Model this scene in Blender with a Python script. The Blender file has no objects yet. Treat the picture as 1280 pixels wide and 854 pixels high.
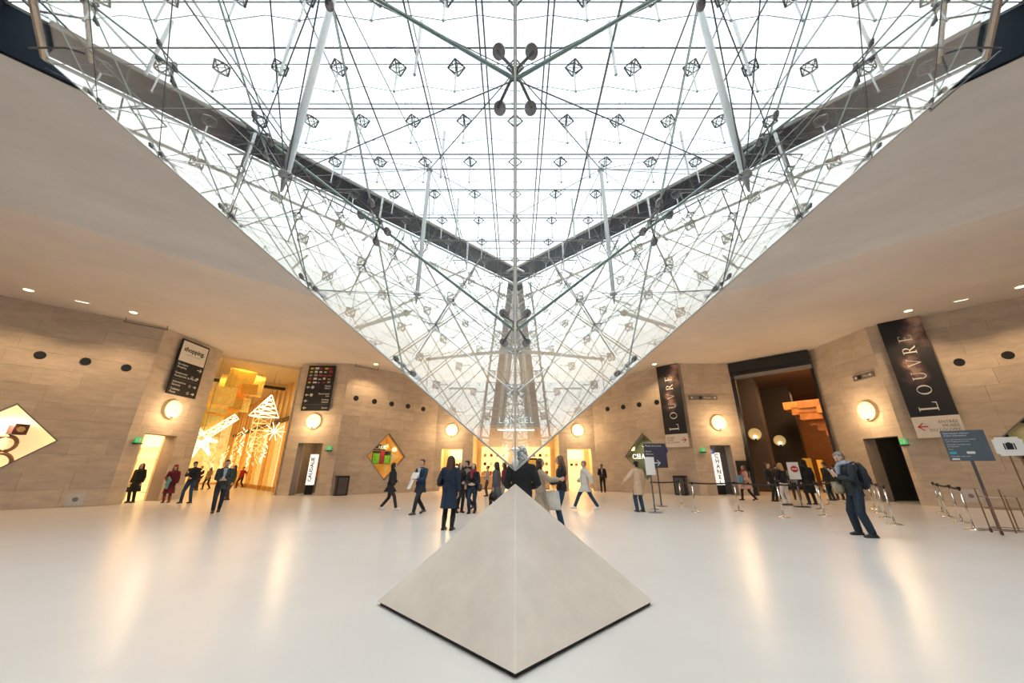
import bpy, bmesh, math, random
from mathutils import Vector, Matrix
random.seed(7)
SC = bpy.context.scene
COL = SC.collection
V = Vector

# ------------------------------------------------------------ camera
FPX, CX, CY, PITCH, CAMH = 453.0, 644.0, 427.0, math.radians(19.57), 1.4
cam_d = bpy.data.cameras.new('camera')
cam_d.sensor_width = 36.0
cam_d.lens = 36.0 * FPX / 1280.0
cam_d.shift_x = -(CX - 640.0) / 1280.0
cam_d.clip_start = 0.05; cam_d.clip_end = 400
cam = bpy.data.objects.new('camera', cam_d); COL.objects.link(cam)
cam.location = (0, 0, CAMH)
cam.rotation_euler = (math.pi / 2 + PITCH, 0, 0)
SC.camera = cam
# ------------------------------------------------------------ world: even bright overcast
w = bpy.data.worlds.new('overcast'); SC.world = w; w.use_nodes = True
bg = w.node_tree.nodes['Background']
bg.inputs['Color'].default_value = (0.90, 0.965, 1.0, 1)
bg.inputs['Strength'].default_value = 1.95
SC.view_settings.view_transform = 'Standard'
SC.view_settings.look = 'None'
SC.view_settings.exposure = 0.14
SC.view_settings.gamma = 1.0
SC.view_settings.use_curve_mapping = False
SC.cycles.transparent_max_bounces = 24
SC.cycles.max_bounces = 8
SC.cycles.diffuse_bounces = 5
SC.cycles.sample_clamp_indirect = 6.0
SC.cycles.caustics_reflective = False
SC.cycles.caustics_refractive = False
SC.cycles.use_denoising = True
sun_d = bpy.data.lights.new('added_overhead_fill', 'SUN'); sun_d.energy = 5.6; sun_d.angle = math.radians(125); sun_d.color = (1, .98, .95)  # wide overhead lamp added to lift floor light under the overcast sky
sun = bpy.data.objects.new('added_overhead_fill', sun_d); COL.objects.link(sun); sun.location = (0, 4.7, 30); sun.rotation_euler = (math.radians(4), 0, 0)
pl = bpy.data.lights.new('sky_portal', 'AREA'); pl.shape = 'SQUARE'; pl.size = 15.0
pl.cycles.is_portal = True
po = bpy.data.objects.new('sky_portal', pl); COL.objects.link(po)
po.location = (0, 4.74, 10.5); po.rotation_euler = (0, 0, math.pi / 4)

def area(loc, size, power, col, rot=(0, 0, 0), sy=None):
    l = bpy.data.lights.new('area_light', 'AREA'); l.energy = power; l.color = col
    l.shape = 'RECTANGLE' if sy else 'SQUARE'; l.size = size
    if sy: l.size_y = sy
    o = bpy.data.objects.new('area_light', l); COL.objects.link(o); o.location = loc; o.rotation_euler = rot
    return o
def spot(loc, power, col, angle=100, r=.06):
    l = bpy.data.lights.new('downlight_lamp', 'SPOT'); l.energy = power; l.color = col
    l.spot_size = math.radians(angle); l.spot_blend = .6; l.shadow_soft_size = r
    o = bpy.data.objects.new('downlight_lamp', l); COL.objects.link(o); o.location = loc
    return o
def point(loc, power, col, r=.15):
    l = bpy.data.lights.new('lamp_bulb', 'POINT'); l.energy = power; l.color = col; l.shadow_soft_size = r
    o = bpy.data.objects.new('lamp_bulb', l); COL.objects.link(o); o.location = loc
    return o
WARM = (1.0, .66, .34)

# ------------------------------------------------------------ materials
_m = {}
def mat(name, col, rough=.6, metal=0, emit=0, noise=0, nscale=3, bump=0, spec=.5, ecol=None, stretch=(1, 1, 1), rnd=0):
    key = (name, tuple(col))
    if key in _m: return _m[key]
    m = bpy.data.materials.new(name); m.use_nodes = True
    nt = m.node_tree; b = nt.nodes['Principled BSDF']
    b.inputs['Base Color'].default_value = (*col, 1)
    b.inputs['Roughness'].default_value = rough
    b.inputs['Metallic'].default_value = metal
    b.inputs['Specular IOR Level'].default_value = spec
    tc = nt.nodes.new('ShaderNodeTexCoord'); mp = nt.nodes.new('ShaderNodeMapping')
    nt.links.new(tc.outputs['Object'], mp.inputs['Vector'])
    mp.inputs['Scale'].default_value = stretch
    nz = nt.nodes.new('ShaderNodeTexNoise'); nz.inputs['Scale'].default_value = nscale
    nz.inputs['Detail'].default_value = 6; nz.inputs['Roughness'].default_value = .6
    nt.links.new(mp.outputs[0], nz.inputs['Vector'])
    n_amt = noise if noise else .06
    mr = nt.nodes.new('ShaderNodeMapRange')
    mr.inputs['From Min'].default_value = .25; mr.inputs['From Max'].default_value = .75
    mr.inputs['To Min'].default_value = 1 - n_amt; mr.inputs['To Max'].default_value = 1 + n_amt
    nt.links.new(nz.outputs['Fac'], mr.inputs['Value'])
    last = mr.outputs[0]
    if rnd:
        oi = nt.nodes.new('ShaderNodeObjectInfo')
        r2 = nt.nodes.new('ShaderNodeMapRange')
        r2.inputs['To Min'].default_value = 1 - rnd; r2.inputs['To Max'].default_value = 1 + rnd
        nt.links.new(oi.outputs['Random'], r2.inputs['Value'])
        mu = nt.nodes.new('ShaderNodeMath'); mu.operation = 'MULTIPLY'
        nt.links.new(last, mu.inputs[0]); nt.links.new(r2.outputs[0], mu.inputs[1]); last = mu.outputs[0]
    vm = nt.nodes.new('ShaderNodeVectorMath'); vm.operation = 'SCALE'
    vm.inputs[0].default_value = col
    nt.links.new(last, vm.inputs['Scale'])
    nt.links.new(vm.outputs[0], b.inputs['Base Color'])
    if bump:
        bp = nt.nodes.new('ShaderNodeBump'); bp.inputs['Strength'].default_value = bump; bp.inputs['Distance'].default_value = .02
        nt.links.new(nz.outputs['Fac'], bp.inputs['Height']); nt.links.new(bp.outputs[0], b.inputs['Normal'])
    if emit:
        b.inputs['Emission Color'].default_value = (*(ecol or col), 1)
        b.inputs['Emission Strength'].default_value = emit
    _m[key] = m
    return m
def glass(name, tint=(.965, .985, .98), base=.058, refl=(1, 1, 1)):
    if name in _m: return _m[name]
    m = bpy.data.materials.new(name); m.use_nodes = True; nt = m.node_tree; nt.nodes.clear()
    N = nt.nodes.new; L = nt.links.new
    out = N('ShaderNodeOutputMaterial'); mix = N('ShaderNodeMixShader'); tr = N('ShaderNodeBsdfTransparent'); gl = N('ShaderNodeBsdfGlossy')
    tr.inputs[0].default_value = (*tint, 1); gl.inputs['Color'].default_value = (*refl, 1); gl.inputs['Roughness'].default_value = 0.0
    geo = N('ShaderNodeNewGeometry'); dot = N('ShaderNodeVectorMath'); dot.operation = 'DOT_PRODUCT'
    L(geo.outputs['Incoming'], dot.inputs[0]); L(geo.outputs['Normal'], dot.inputs[1])
    ab = N('ShaderNodeMath'); ab.operation = 'ABSOLUTE'; L(dot.outputs['Value'], ab.inputs[0])
    su = N('ShaderNodeMath'); su.operation = 'SUBTRACT'; su.inputs[0].default_value = 1.0; L(ab.outputs[0], su.inputs[1])
    pw = N('ShaderNodeMath'); pw.operation = 'POWER'; pw.inputs[1].default_value = 5.0; L(su.outputs[0], pw.inputs[0])
    ma = N('ShaderNodeMath'); ma.operation = 'MULTIPLY_ADD'; ma.inputs[1].default_value = 1 - base; ma.inputs[2].default_value = base
    L(pw.outputs[0], ma.inputs[0]); L(ma.outputs[0], mix.inputs[0]); L(tr.outputs[0], mix.inputs[1]); L(gl.outputs[0], mix.inputs[2])
    L(mix.outputs[0], out.inputs[0])
    _m[name] = m
    return m

M_STONE = mat('limestone_block', (.585, .50, .415), .75, noise=.16, nscale=1.6, bump=.12, stretch=(1, 1, 3.2), rnd=.085)
M_STONE_PLAIN = mat('limestone_plain', (.585, .50, .415), .75, noise=.12, nscale=1.2, bump=.1, stretch=(1, 1, 3))
M_MORTAR = mat('mortar', (.47, .40, .33), .9, noise=.1)
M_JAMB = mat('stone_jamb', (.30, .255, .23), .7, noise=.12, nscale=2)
M_CONC = mat('board_marked_concrete', (.76, .70, .645), .7, noise=.10, nscale=.9, bump=.08, stretch=(.35, .35, 3))
M_FLOOR = mat('polished_stone_floor', (.775, .75, .735), .27, noise=.035, nscale=.8, spec=.38)
M_PYR = mat('pale_stone', (.84, .745, .66), .55, noise=.10, nscale=2.2, bump=.06)
M_BLACK = mat('black_metal', (.012, .016, .022), .45)
M_RING = mat('dark_gutter', (.010, .016, .024), .85, spec=.15)
M_STEEL = mat('brushed_steel', (.62, .64, .65), .28, metal=1)
M_DSTEEL = mat('dark_steel_cable', (.11, .12, .13), .45, metal=.3)
M_ROD = mat('pale_rod', (.36, .38, .40), .4, metal=.3)
M_CHROME = mat('chrome', (.75, .74, .72), .12, metal=1)
M_GLASS = glass('pyramid_glass')
M_ROOFG = glass('roof_glass', (.98, .99, .99), .03)
M_GEDGE = mat('glass_edge', (.50, .64, .60), .2)
M_WHITE = mat('white_panel', (.82, .80, .77), .5)
M_CREAM = mat('cream_plaster', (.78, .62, .38), .6)
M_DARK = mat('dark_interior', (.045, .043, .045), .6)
M_GREY = mat('grey_metal', (.25, .25, .26), .4, metal=.4)
M_BANNER = mat('banner_black', (.014, .017, .024), .6)
M_LIT = mat('lit_white_panel', (.85, .85, .82), .5, emit=.8, ecol=(1, .97, .9))
M_WARMLIT = mat('warm_lit_panel', (.95, .78, .42), .5, emit=1.0, ecol=(1, .72, .30))
M_TEXTW = mat('white_print', (.80, .80, .78), .6)
M_TEXTK = mat('black_print', (.02, .02, .02), .6)
M_RED = mat('red_print', (.55, .04, .05), .6)

# ------------------------------------------------------------ mesh helpers
def build(name, bm, material=None, parent=None, smooth=False):
    bmesh.ops.recalc_face_normals(bm, faces=bm.faces)
    me = bpy.data.meshes.new(name); bm.to_mesh(me); bm.free()
    if smooth:
        for p in me.polygons: p.use_smooth = True
    if material is not None:
        for mm in (material if isinstance(material, (list, tuple)) else [material]): me.materials.append(mm)
    return link(name, me, parent)
def link(name, me, parent=None):
    o = bpy.data.objects.new(name, me); COL.objects.link(o)
    if parent is not None: o.parent = parent
    return o
def tag(o, label=None, cat=None, group=None, kind=None):
    if label: o['label'] = label
    if cat: o['category'] = cat
    if group: o['group'] = group
    if kind: o['kind'] = kind
    return o
def thing(name, loc, label, cat, group=None, rz=0, kind=None):
    o = bpy.data.objects.new(name, None); COL.objects.link(o); o.location = loc; o.rotation_euler = (0, 0, rz)
    o.empty_display_size = .1
    return tag(o, label, cat, group, kind)
def bx(bm, lo, hi, mi=0):
    x0, y0, z0 = lo; x1, y1, z1 = hi
    v = [bm.verts.new(p) for p in ((x0, y0, z0), (x1, y0, z0), (x1, y1, z0), (x0, y1, z0), (x0, y0, z1), (x1, y0, z1), (x1, y1, z1), (x0, y1, z1))]
    for f in ((3, 2, 1, 0), (4, 5, 6, 7), (0, 1, 5, 4), (1, 2, 6, 5), (2, 3, 7, 6), (3, 0, 4, 7)):
        bm.faces.new([v[i] for i in f]).material_index = mi
def frame_of(t, side):
    t = t.normalized()
    s = side - t * side.dot(t)
    if s.length < 1e-4:
        s = V((0, 1, 0)) - t * t.y
        if s.length < 1e-4: s = V((1, 0, 0)) - t * t.x
    s.normalize()
    return s, t.cross(s)
def tube(bm, pts, rad, seg=6, side=V((1, 0, 0)), cap=False, mi=0):
    """closed swept tube; rad = number, or list of numbers or (rx, ry)"""
    pts = [V(p) for p in pts]; n = len(pts)
    if not isinstance(rad, (list, tuple)): rad = [rad] * n
    rings = []
    P = list(pts); R = [(r, r) if not isinstance(r, (list, tuple)) else r for r in rad]
    T = []
    for i in range(n):
        a = P[max(i - 1, 0)]; b = P[min(i + 1, n - 1)]; T.append((b - a).normalized())
    seq = [(P[i], R[i], T[i]) for i in range(n)]
    if cap:
        r0 = min(R[0]); r1 = min(R[-1])
        seq = [(P[0] - T[0] * r0 * .85, (R[0][0] * .4, R[0][1] * .4), T[0]), (P[0] - T[0] * r0 * .5, (R[0][0] * .8, R[0][1] * .8), T[0])] + seq + \
              [(P[-1] + T[-1] * r1 * .5, (R[-1][0] * .8, R[-1][1] * .8), T[-1]), (P[-1] + T[-1] * r1 * .85, (R[-1][0] * .4, R[-1][1] * .4), T[-1])]
    for p, r, t in seq:
        s, u = frame_of(t, side)
        rings.append([bm.verts.new(p + s * math.cos(2 * math.pi * k / seg) * r[0] + u * math.sin(2 * math.pi * k / seg) * r[1]) for k in range(seg)])
    for a, b in zip(rings, rings[1:]):
        for k in range(seg):
            bm.faces.new((a[k], a[(k + 1) % seg], b[(k + 1) % seg], b[k])).material_index = mi
    bm.faces.new(rings[0][::-1]).material_index = mi; bm.faces.new(rings[-1]).material_index = mi
def ball(bm, c, r, seg=10, rot=None, mi=0):
    if not isinstance(r, (list, tuple)): r = (r, r, r)
    res = bmesh.ops.create_uvsphere(bm, u_segments=seg, v_segments=max(4, seg // 2 + 1), radius=1)
    mt = Matrix.Translation(V(c)) @ (rot if rot else Matrix()) @ Matrix.Diagonal((r[0], r[1], r[2], 1))
    bmesh.ops.transform(bm, matrix=mt, verts=res['verts'])
def lathe(bm, prof, c=(0, 0, 0), seg=20, mi=0, closed=False):
    rings = []
    for r, z in prof:
        rings.append([bm.verts.new((c[0] + r * math.cos(2 * math.pi * k / seg), c[1] + r * math.sin(2 * math.pi * k / seg), c[2] + z)) for k in range(seg)])
    for a, b in zip(rings, rings[1:] + ([rings[0]] if closed else [])):
        for k in range(seg): bm.faces.new((a[k], a[(k + 1) % seg], b[(k + 1) % seg], b[k])).material_index = mi
    if closed: return
    bm.faces.new(rings[0][::-1]).material_index = mi; bm.faces.new(rings[-1]).material_index = mi
def prism(bm, poly, to3, n0, n1, mi=0):
    """poly in (s,z), to3(s,z,n) -> point"""
    a = [bm.verts.new(to3(s, z, n0)) for s, z in poly]; b = [bm.verts.new(to3(s, z, n1)) for s, z in poly]
    k = len(poly)
    try:
        bm.faces.new(a).material_index = mi; bm.faces.new(b[::-1]).material_index = mi
        for i in range(k): bm.faces.new((a[i], b[i], b[(i + 1) % k], a[(i + 1) % k])).material_index = mi
    except ValueError: pass
def clip(poly, a, b, keep_left):
    out = []; n = len(poly)
    def sd(p):
        v = (b[0] - a[0]) * (p[1] - a[1]) - (b[1] - a[1]) * (p[0] - a[0])
        return v if keep_left else -v
    for i in range(n):
        p, q = poly[i], poly[(i + 1) % n]; dp, dq = sd(p), sd(q)
        if dp >= 0: out.append(p)
        if (dp > 0 and dq < 0) or (dp < 0 and dq > 0):
            t = dp / (dp - dq); out.append((p[0] + (q[0] - p[0]) * t, p[1] + (q[1] - p[1]) * t))
    return out
def parea(p): return abs(sum(p[i][0] * p[(i + 1) % len(p)][1] - p[(i + 1) % len(p)][0] * p[i][1] for i in range(len(p)))) / 2 if len(p) > 2 else 0
def subtract(polys, hole):   # hole convex ccw
    res = []
    for p in polys:
        cur = p; pieces = []
        for i in range(len(hole)):
            a, b = hole[i], hole[(i + 1) % len(hole)]
            o = clip(cur, a, b, False)
            if parea(o) > 1e-4: pieces.append(o)
            cur = clip(cur, a, b, True)
            if parea(cur) < 1e-4: break
        if parea(cur) < 1e-4: res.append(p)
        else: res += pieces
    return res
def rect(s0, z0, s1, z1): return [(s0, z0), (s1, z0), (s1, z1), (s0, z1)]

def ray(px, py):
    a = (px - CX) / FPX; b = (CY - py) / FPX
    return V((a, math.cos(PITCH) - math.sin(PITCH) * b, math.sin(PITCH) + math.cos(PITCH) * b))
def ground(px, py, z=0.0):
    r = ray(px, py); t = (z - CAMH) / r.z
    return V((r.x * t, r.y * t, z))

# ------------------------------------------------------------ walls
H = 8.05
class Wall:
    """vertical plane from a to b (xy); s runs from a to b, n points into the room"""
    def __init__(self, a, b):
        self.a = V((a[0], a[1], 0)); self.b = V((b[0], b[1], 0)); self.d = (self.b - self.a).normalized(); self.L = (self.b - self.a).length
        n = V((self.d.y, -self.d.x, 0)); c = V((0, 4.74, 0))
        self.n = n if (c - self.a).dot(n) > 0 else -n
    def p(self, s, z, n=0): return self.a + self.d * s + self.n * n + V((0, 0, z))
    def hit(self, px, py):
        r = ray(px, py); o = V((0, 0, CAMH)); t = (self.a - o).dot(self.n) / r.dot(self.n)
        q = o + r * t; return (q - self.a).dot(self.d), q.z
    def mat_at(self, s, z, n=0, flip=False):
        """matrix: local x to the viewer's right along the wall, local z up, local -y towards the viewer"""
        x = self.n.cross(V((0, 0, 1))) * -1
        y = -self.n
        m = Matrix.Identity(4); o = self.p(s, z, n)
        for i in range(3): m[i][0] = x[i]; m[i][1] = y[i]; m[i][2] = (0, 0, 1)[i]; m[i][3] = o[i]
        return m
def stone_wall(name, W, holes, s0=None, s1=None, z0=0, z1=H, course=.67, back=True, ext=(0, 0), blocks=True):
    s0 = 0 if s0 is None else s0; s1 = W.L if s1 is None else s1
    s0 -= ext[0]; s1 += ext[1]
    bm = bmesh.new()
    polys = [rect(s0, z0, s1, z1)]
    for h in holes: polys = subtract(polys, h)
    for q in polys: prism(bm, q, W.p, -.35, -.10 if blocks else 0)
    wall = build(name, bm, M_MORTAR if blocks else M_STONE_PLAIN); tag(wall, kind='structure')
    if not blocks: return wall
    nc = round((z1 - z0) / course); ch = (z1 - z0) / nc
    for c in range(nc):
        za, zb = z0 + c * ch + .003, z0 + (c + 1) * ch - .003
        s = s0 - random.uniform(0, 1.2)
        while s < s1:
            e = s + random.choice((1.1, 1.35, 1.6, 1.9))
            a, b = max(s, s0) + .003, min(e, s1) - .003
            s = e
            if b - a < .08: continue
            ps = [rect(a, za, b, zb)]
            for h in holes: ps = subtract(ps, h)
            ps = [q for q in ps if parea(q) > .003]
            if not ps: continue
            bm = bmesh.new(); off = random.uniform(-.004, .003)
            for q in ps: prism(bm, q, W.p, -.10, off)
            build('stone_block', bm, M_STONE, wall)
    return wall
def mx(p, m): return (p[0] * m, p[1])
S0, A, A2, B2, B1, K = (-23.5, 10.44), (-17.29, 16.65), (-17.29, 20.34), (-14.02, 23.05), (-10.89, 23.05), (-5.94, 28.0)
WL = {'side': Wall(S0, A), 'pier1': Wall(A, A2), 'pier2': Wall(B2, B1), 'far': Wall(B1, K)}
WR = {'side': Wall(mx(A, -1), mx(S0, -1)), 'pier1': Wall(mx(A2, -1), mx(A, -1)), 'pier2': Wall(mx(B1, -1), mx(B2, -1)), 'far': Wall(mx(K, -1), mx(B1, -1))}
WC = Wall(K, mx(K, -1))

def diamond_from(W, c, hw, hh):
    s, z = c
    return [(s, z - hh), (s + hw, z), (s, z + hh), (s - hw, z)]
def door_rect(W, pxl, pxr, ytop, ybase_mid):
    # x limits given at the door's head
    sl, zt = W.hit(pxl, ytop); sr, zt2 = W.hit(pxr, ytop)
    return min(sl, sr), max(sl, sr), (zt + zt2) / 2
# openings
r1 = WL['side'].hit(73, 551); t1 = WL['side'].hit(22, 504)
LD1 = diamond_from(None, (r1[0] - (r1[0] - t1[0]) , r1[1]), r1[0] - t1[0], t1[1] - r1[1])
r2 = WL['far'].hit(458, 571); t2 = WL['far'].hit(487, 541); q2 = WL['far'].hit(507, 570)
LD2 = diamond_from(None, ((r2[0] + q2[0]) / 2, (r2[1] + q2[1]) / 2), (q2[0] - r2[0]) / 2, t2[1] - (r2[1] + q2[1]) / 2)
r3 = WR['far'].hit(781, 571); q3 = WR['far'].hit(833, 569); t3 = WR['far'].hit(803, 541)
RD2 = diamond_from(None, ((r3[0] + q3[0]) / 2, (r3[1] + q3[1]) / 2), abs(q3[0] - r3[0]) / 2, t3[1] - (r3[1] + q3[1]) / 2)
r4 = WR['side'].hit(1240, 557)
RD1 = diamond_from(None, (r4[0] + (r1[0] - t1[0]), r4[1]), r1[0] - t1[0], t1[1] - r1[1])
def dr(W, pxl, pyl, pxr, pyr):
    a = W.hit(pxl, pyl); b = W.hit(pxr, pyr); return (min(a[0], b[0]), max(a[0], b[0]), (a[1] + b[1]) / 2)
DL1 = dr(WL['pier1'], 181, 543, 222, 544)
DL2 = dr(WL['pier2'], 373, 554, 404, 554)
DR1 = dr(WR['pier1'], 1078, 548, 1122, 546)
DR2 = dr(WR['pier2'], 887, 556, 913, 557)
DC1 = dr(WC, 551, 561, 578, 561); DC2 = dr(WC, 709, 561, 740, 561)
SHOP = dr(WC, 592, 534, 698, 534)
print('doors', DL1, DL2, DR1, DR2, DC1, DC2, SHOP); print('diam', LD1, LD2, RD2, RD1)
def drect(d): return rect(d[0], -.01, d[1], d[2])

# floor and ceilings
bm = bmesh.new(); bx(bm, (-60, -40, -.3), (60, 75, 0)); floor = build('floor', bm, M_FLOOR); tag(floor, kind='structure')
stone_wall('wall_left', WL['side'], [LD1])
stone_wall('wall_left_pier_near', WL['pier1'], [drect(DL1)])
stone_wall('wall_left_pier_far', WL['pier2'], [drect(DL2)])
stone_wall('wall_left_far', WL['far'], [LD2], ext=(0, .3))
stone_wall('wall_back', WC, [drect(DC1), drect(DC2), drect(SHOP)], ext=(.3, .3))
stone_wall('wall_right', WR['side'], [RD1])
stone_wall('wall_right_pier_near', WR['pier1'], [drect(DR1)])
stone_wall('wall_right_pier_far', WR['pier2'], [drect(DR2)])
stone_wall('wall_right_far', WR['far'], [RD2], ext=(.3, 0))
for nm, W in (('wall_left_rear', Wall((-29.2, 4.74), S0)), ('wall_front_left', Wall((0, -24.5), (-29.2, 4.74))), ('wall_front_right', Wall((29.2, 4.74), (0, -24.5))), ('wall_right_rear', Wall(mx(S0, -1), (29.2, 4.74)))):
    stone_wall(nm, W, [], blocks=False)

# ceiling: flat outer soffit, then raised slope up to the skylight opening
CEN = V((0, 4.74, 0))
def ring_pts(h, z): return [V((0, 4.74 + h * 2 ** .5, z)), V((h * 2 ** .5, 4.74, z)), V((0, 4.74 - h * 2 ** .5, z)), V((-h * 2 ** .5, 4.74, z))]
HF = 14.0 - 3.35; ZF = 7.52; HO = 7.6
bm = bmesh.new()
o_ = [bm.verts.new(p) for p in ring_pts(24.5, H)]; w_r = [bm.verts.new(p) for p in ring_pts(20.65, H)]; f_ = [bm.verts.new(p) for p in ring_pts(HF, ZF)]; i_ = [bm.verts.new(p) for p in ring_pts(HO, 9.4)]
i2 = [bm.verts.new(p) for p in ring_pts(HO, 10.6)]; o2 = [bm.verts.new(p) for p in ring_pts(24.5, 10.6)]
for k in range(4):
    j = (k + 1) % 4
    for a, b in ((o_, w_r), (w_r, f_), (f_, i_), (i_, i2), (i2, o2), (o2, o_)): bm.faces.new((a[k], a[j], b[j], b[k]))
ceil = build('ceiling', bm, M_CONC); tag(ceil, kind='structure')
def ceil_z(x, y):
    h = (abs(x) + abs(y - 4.74)) / 2 ** .5
    return H if h > 20.65 else H - (H - ZF) * (20.65 - h) / (20.65 - HF)
# black gutter ring round the skylight
def ring_box(name, h0, h1, z0, z1, m, parent=None):
    bm = bmesh.new()
    R = [[bm.verts.new(p) for p in ring_pts(h, z)] for h, z in ((h0, z0), (h1, z0), (h1, z1), (h0, z1))]
    for k in range(4):
        j = (k + 1) % 4
        for a in range(4):
            b = (a + 1) % 4; bm.faces.new((R[a][k], R[a][j], R[b][j], R[b][k]))
    return build(name, bm, m, parent)
tag(ring_box('trim_1', 7.5, HO - .005, 9.41, 10.58, M_RING), kind='structure')
#@@PART2
# ------------------------------------------------------------ glass pyramid
TIP = V((0, 4.74, 1.4)); NS = 6; S0L = 1.51; TZ = .826
DIR = [V((-1, 0, TZ)), V((0, 1, TZ)), V((1, 0, TZ)), V((0, -1, TZ))]     # ridges: left, back, right, front
gp = thing('inverted_glass_pyramid', (0, 4.74, 1.4), 'large inverted pyramid of clear glass lozenges hanging point down above the stone pyramid', 'pyramid')
INV = Matrix.Translation(-TIP)
def gbuild(name, bm, m, parent=gp, smooth=False):
    bmesh.ops.transform(bm, matrix=INV, verts=bm.verts)
    return build(name, bm, m, parent, smooth)
M_SEAL = mat('sealed_glass_joint', (.20, .30, .29), .3)
faces = []
for k in range(4):
    e0, e1 = DIR[k], DIR[(k + 1) % 4]
    n = e0.cross(e1).normalized()
    if n.z > 0: n = -n                       # outward (down)
    faces.append((e0, e1, n))
def node(k, a, b): return TIP + (faces[k][0] * a + faces[k][1] * b) * S0L
def shrink(ps, g):
    c = sum(ps, V()) / len(ps)
    out = []
    for i, p in enumerate(ps):
        a = ps[i - 1]; b = ps[(i + 1) % len(ps)]
        d1 = (a - p).normalized(); d2 = (b - p).normalized(); sn = d1.cross(d2).length
        out.append(p + (d1 + d2) * (g / max(sn, .2)))
    return out
def pane_mesh(ps, n, t=.010):
    bm = bmesh.new(); ps = shrink(ps, .008)
    a = [bm.verts.new(p - n * 0) for p in ps]; b = [bm.verts.new(p - n * t) for p in ps]
    bm.faces.new(a).material_index = 0; bm.faces.new(b[::-1]).material_index = 0
    for i in range(len(a)): bm.faces.new((a[i], b[i], b[(i + 1) % len(a)], a[(i + 1) % len(a)])).material_index = 1
    bmesh.ops.recalc_face_normals(bm, faces=bm.faces)
    me = bpy.data.meshes.new('pane'); bm.to_mesh(me); bm.free(); me.materials.append(M_GLASS); me.materials.append(M_GEDGE)
    return me
for k in range(4):
    e0, e1, n = faces[k]; u0, u1 = e0 * S0L, e1 * S0L
    rh = pane_mesh([V((0, 0, 0)), u0, u0 + u1, u1], n); tr = pane_mesh([V((0, 0, 0)), u0, u1], n)
    for a in range(NS):
        for b in range(NS - a):
            o = link('pane', rh if a + b < NS - 1 else tr, gp); o.location = u0 * a + u1 * b
    # silicone joints between panes: slim, one mesh per face
    bm = bmesh.new()
    for i in range(1, NS):
        tube(bm, [node(k, i, 0) - n * .012, node(k, i, NS - i) - n * .012], .006, 4)
        tube(bm, [node(k, 0, i) - n * .012, node(k, NS - i, i) - n * .012], .006, 4)
    gbuild('glazing_joint', bm, M_STEEL)
    if k > 1:
        for i in range(1, NS):     # broad sealed joints running up and outwards from the front ridge
            bm = bmesh.new(); P_ = (lambda t: node(3, i, t)) if k == 3 else (lambda t: node(2, t, i))
            tube(bm, [P_(0) - n * .01, P_(NS - i) - n * .01], .015, 6); gbuild('sealed_joint', bm, M_SEAL)
# ridge profiles and top rim
for k in range(4):
    bm = bmesh.new(); tube(bm, [TIP, TIP + DIR[k] * S0L * NS], .011, 6); gbuild('ridge_bar', bm, M_STEEL)
    a = TIP + DIR[k] * S0L * NS; b = TIP + DIR[(k + 1) % 4] * S0L * NS
    bm = bmesh.new(); tube(bm, [a, b], .06, 8); gbuild('rim_beam', bm, M_STEEL)
    up = V((0, 0, .42)); bm = bmesh.new(); inn = (CEN - (a + b) / 2); inn.z = 0; inn = inn.normalized() * .5
    tube(bm, [a + up + inn, b + up + inn], .045, 8); gbuild('rim_rail', bm, M_STEEL)
    bm = bmesh.new()
    for i in range(1, 12):
        q = a.lerp(b, i / 12); tube(bm, [q, q + up + inn], .018, 5); tube(bm, [q, a.lerp(b, (i + .5) / 12) + up + inn], .01, 4)
    gbuild('rim_bracing', bm, M_DSTEEL)
    # outrigger brackets carrying the rim from the gutter ring
    for i in (1, 3, 5, 7, 9, 11):
        q = a.lerp(b, i / 12); bm = bmesh.new()
        tube(bm, [q, q - inn * 2.24 + V((0, 0, .75))], .03, 6); gbuild('hanger', bm, M_DSTEEL)
# clamps: cross bracket with four discs
bm = bmesh.new(); lathe(bm, [(.012, -.02), (.046, -.012), (.05, 0), (.046, .012), (.02, .02)], seg=14)
bmesh.ops.recalc_face_normals(bm, faces=bm.faces); DISC = bpy.data.meshes.new('clamp_disc'); bm.to_mesh(DISC); bm.free(); DISC.materials.append(M_GREY)
def put_disc(parent, p, n):
    o = link('clamp_disc', DISC, parent); o.location = p; o.rotation_euler = n.to_track_quat('Z', 'Y').to_euler()
def clamp(c, ds, n, back=.09):
    """c centre, ds arm end offsets with their normals, n inward"""
    bm = bmesh.new(); hub = c + n * back
    ball(bm, hub - TIP, .03, 8)
    for d, nn in ds:
        tube(bm, [hub - TIP, c + d + nn * .03 - TIP], .011, 5)
    cl = build('glass_clamp', bm, M_DSTEEL, gp)
    for d, nn in ds: put_disc(cl, c + d - TIP, nn)
    return cl
for k in range(4):
    e0, e1, n = faces[k]; hd = (e0 + e1).normalized(); sd = (e0 - e1).normalized()
    for a in range(1, NS):
        for b in range(1, NS - a):
            c = node(k, a, b) + n * .005
            clamp(c, [(hd * .16 + sd * .13, n), (hd * .16 - sd * .13, n), (-hd * .16 + sd * .13, n), (-hd * .16 - sd * .13, n)], -n)
for k in range(4):
    e = DIR[k]; eu = e.normalized(); nA = faces[k][2]; nB = faces[k - 1][2]
    dA = (DIR[(k + 1) % 4] - e).normalized(); dB = (DIR[k - 1] - e).normalized()
    for i in range(1, NS):
        c = TIP + e * S0L * i
        f0 = (faces[k][1] - e * faces[k][1].dot(eu) / e.length).normalized(); f1 = (faces[k - 1][0] - e * faces[k - 1][0].dot(eu) / e.length).normalized()
        clamp(c, [(f0 * .13 + eu * .16, nA), (f0 * .13 - eu * .16, nA), (f1 * .13 + eu * .16, nB), (f1 * .13 - eu * .16, nB)], V((0, 0, 1)))
bm = bmesh.new()
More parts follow.
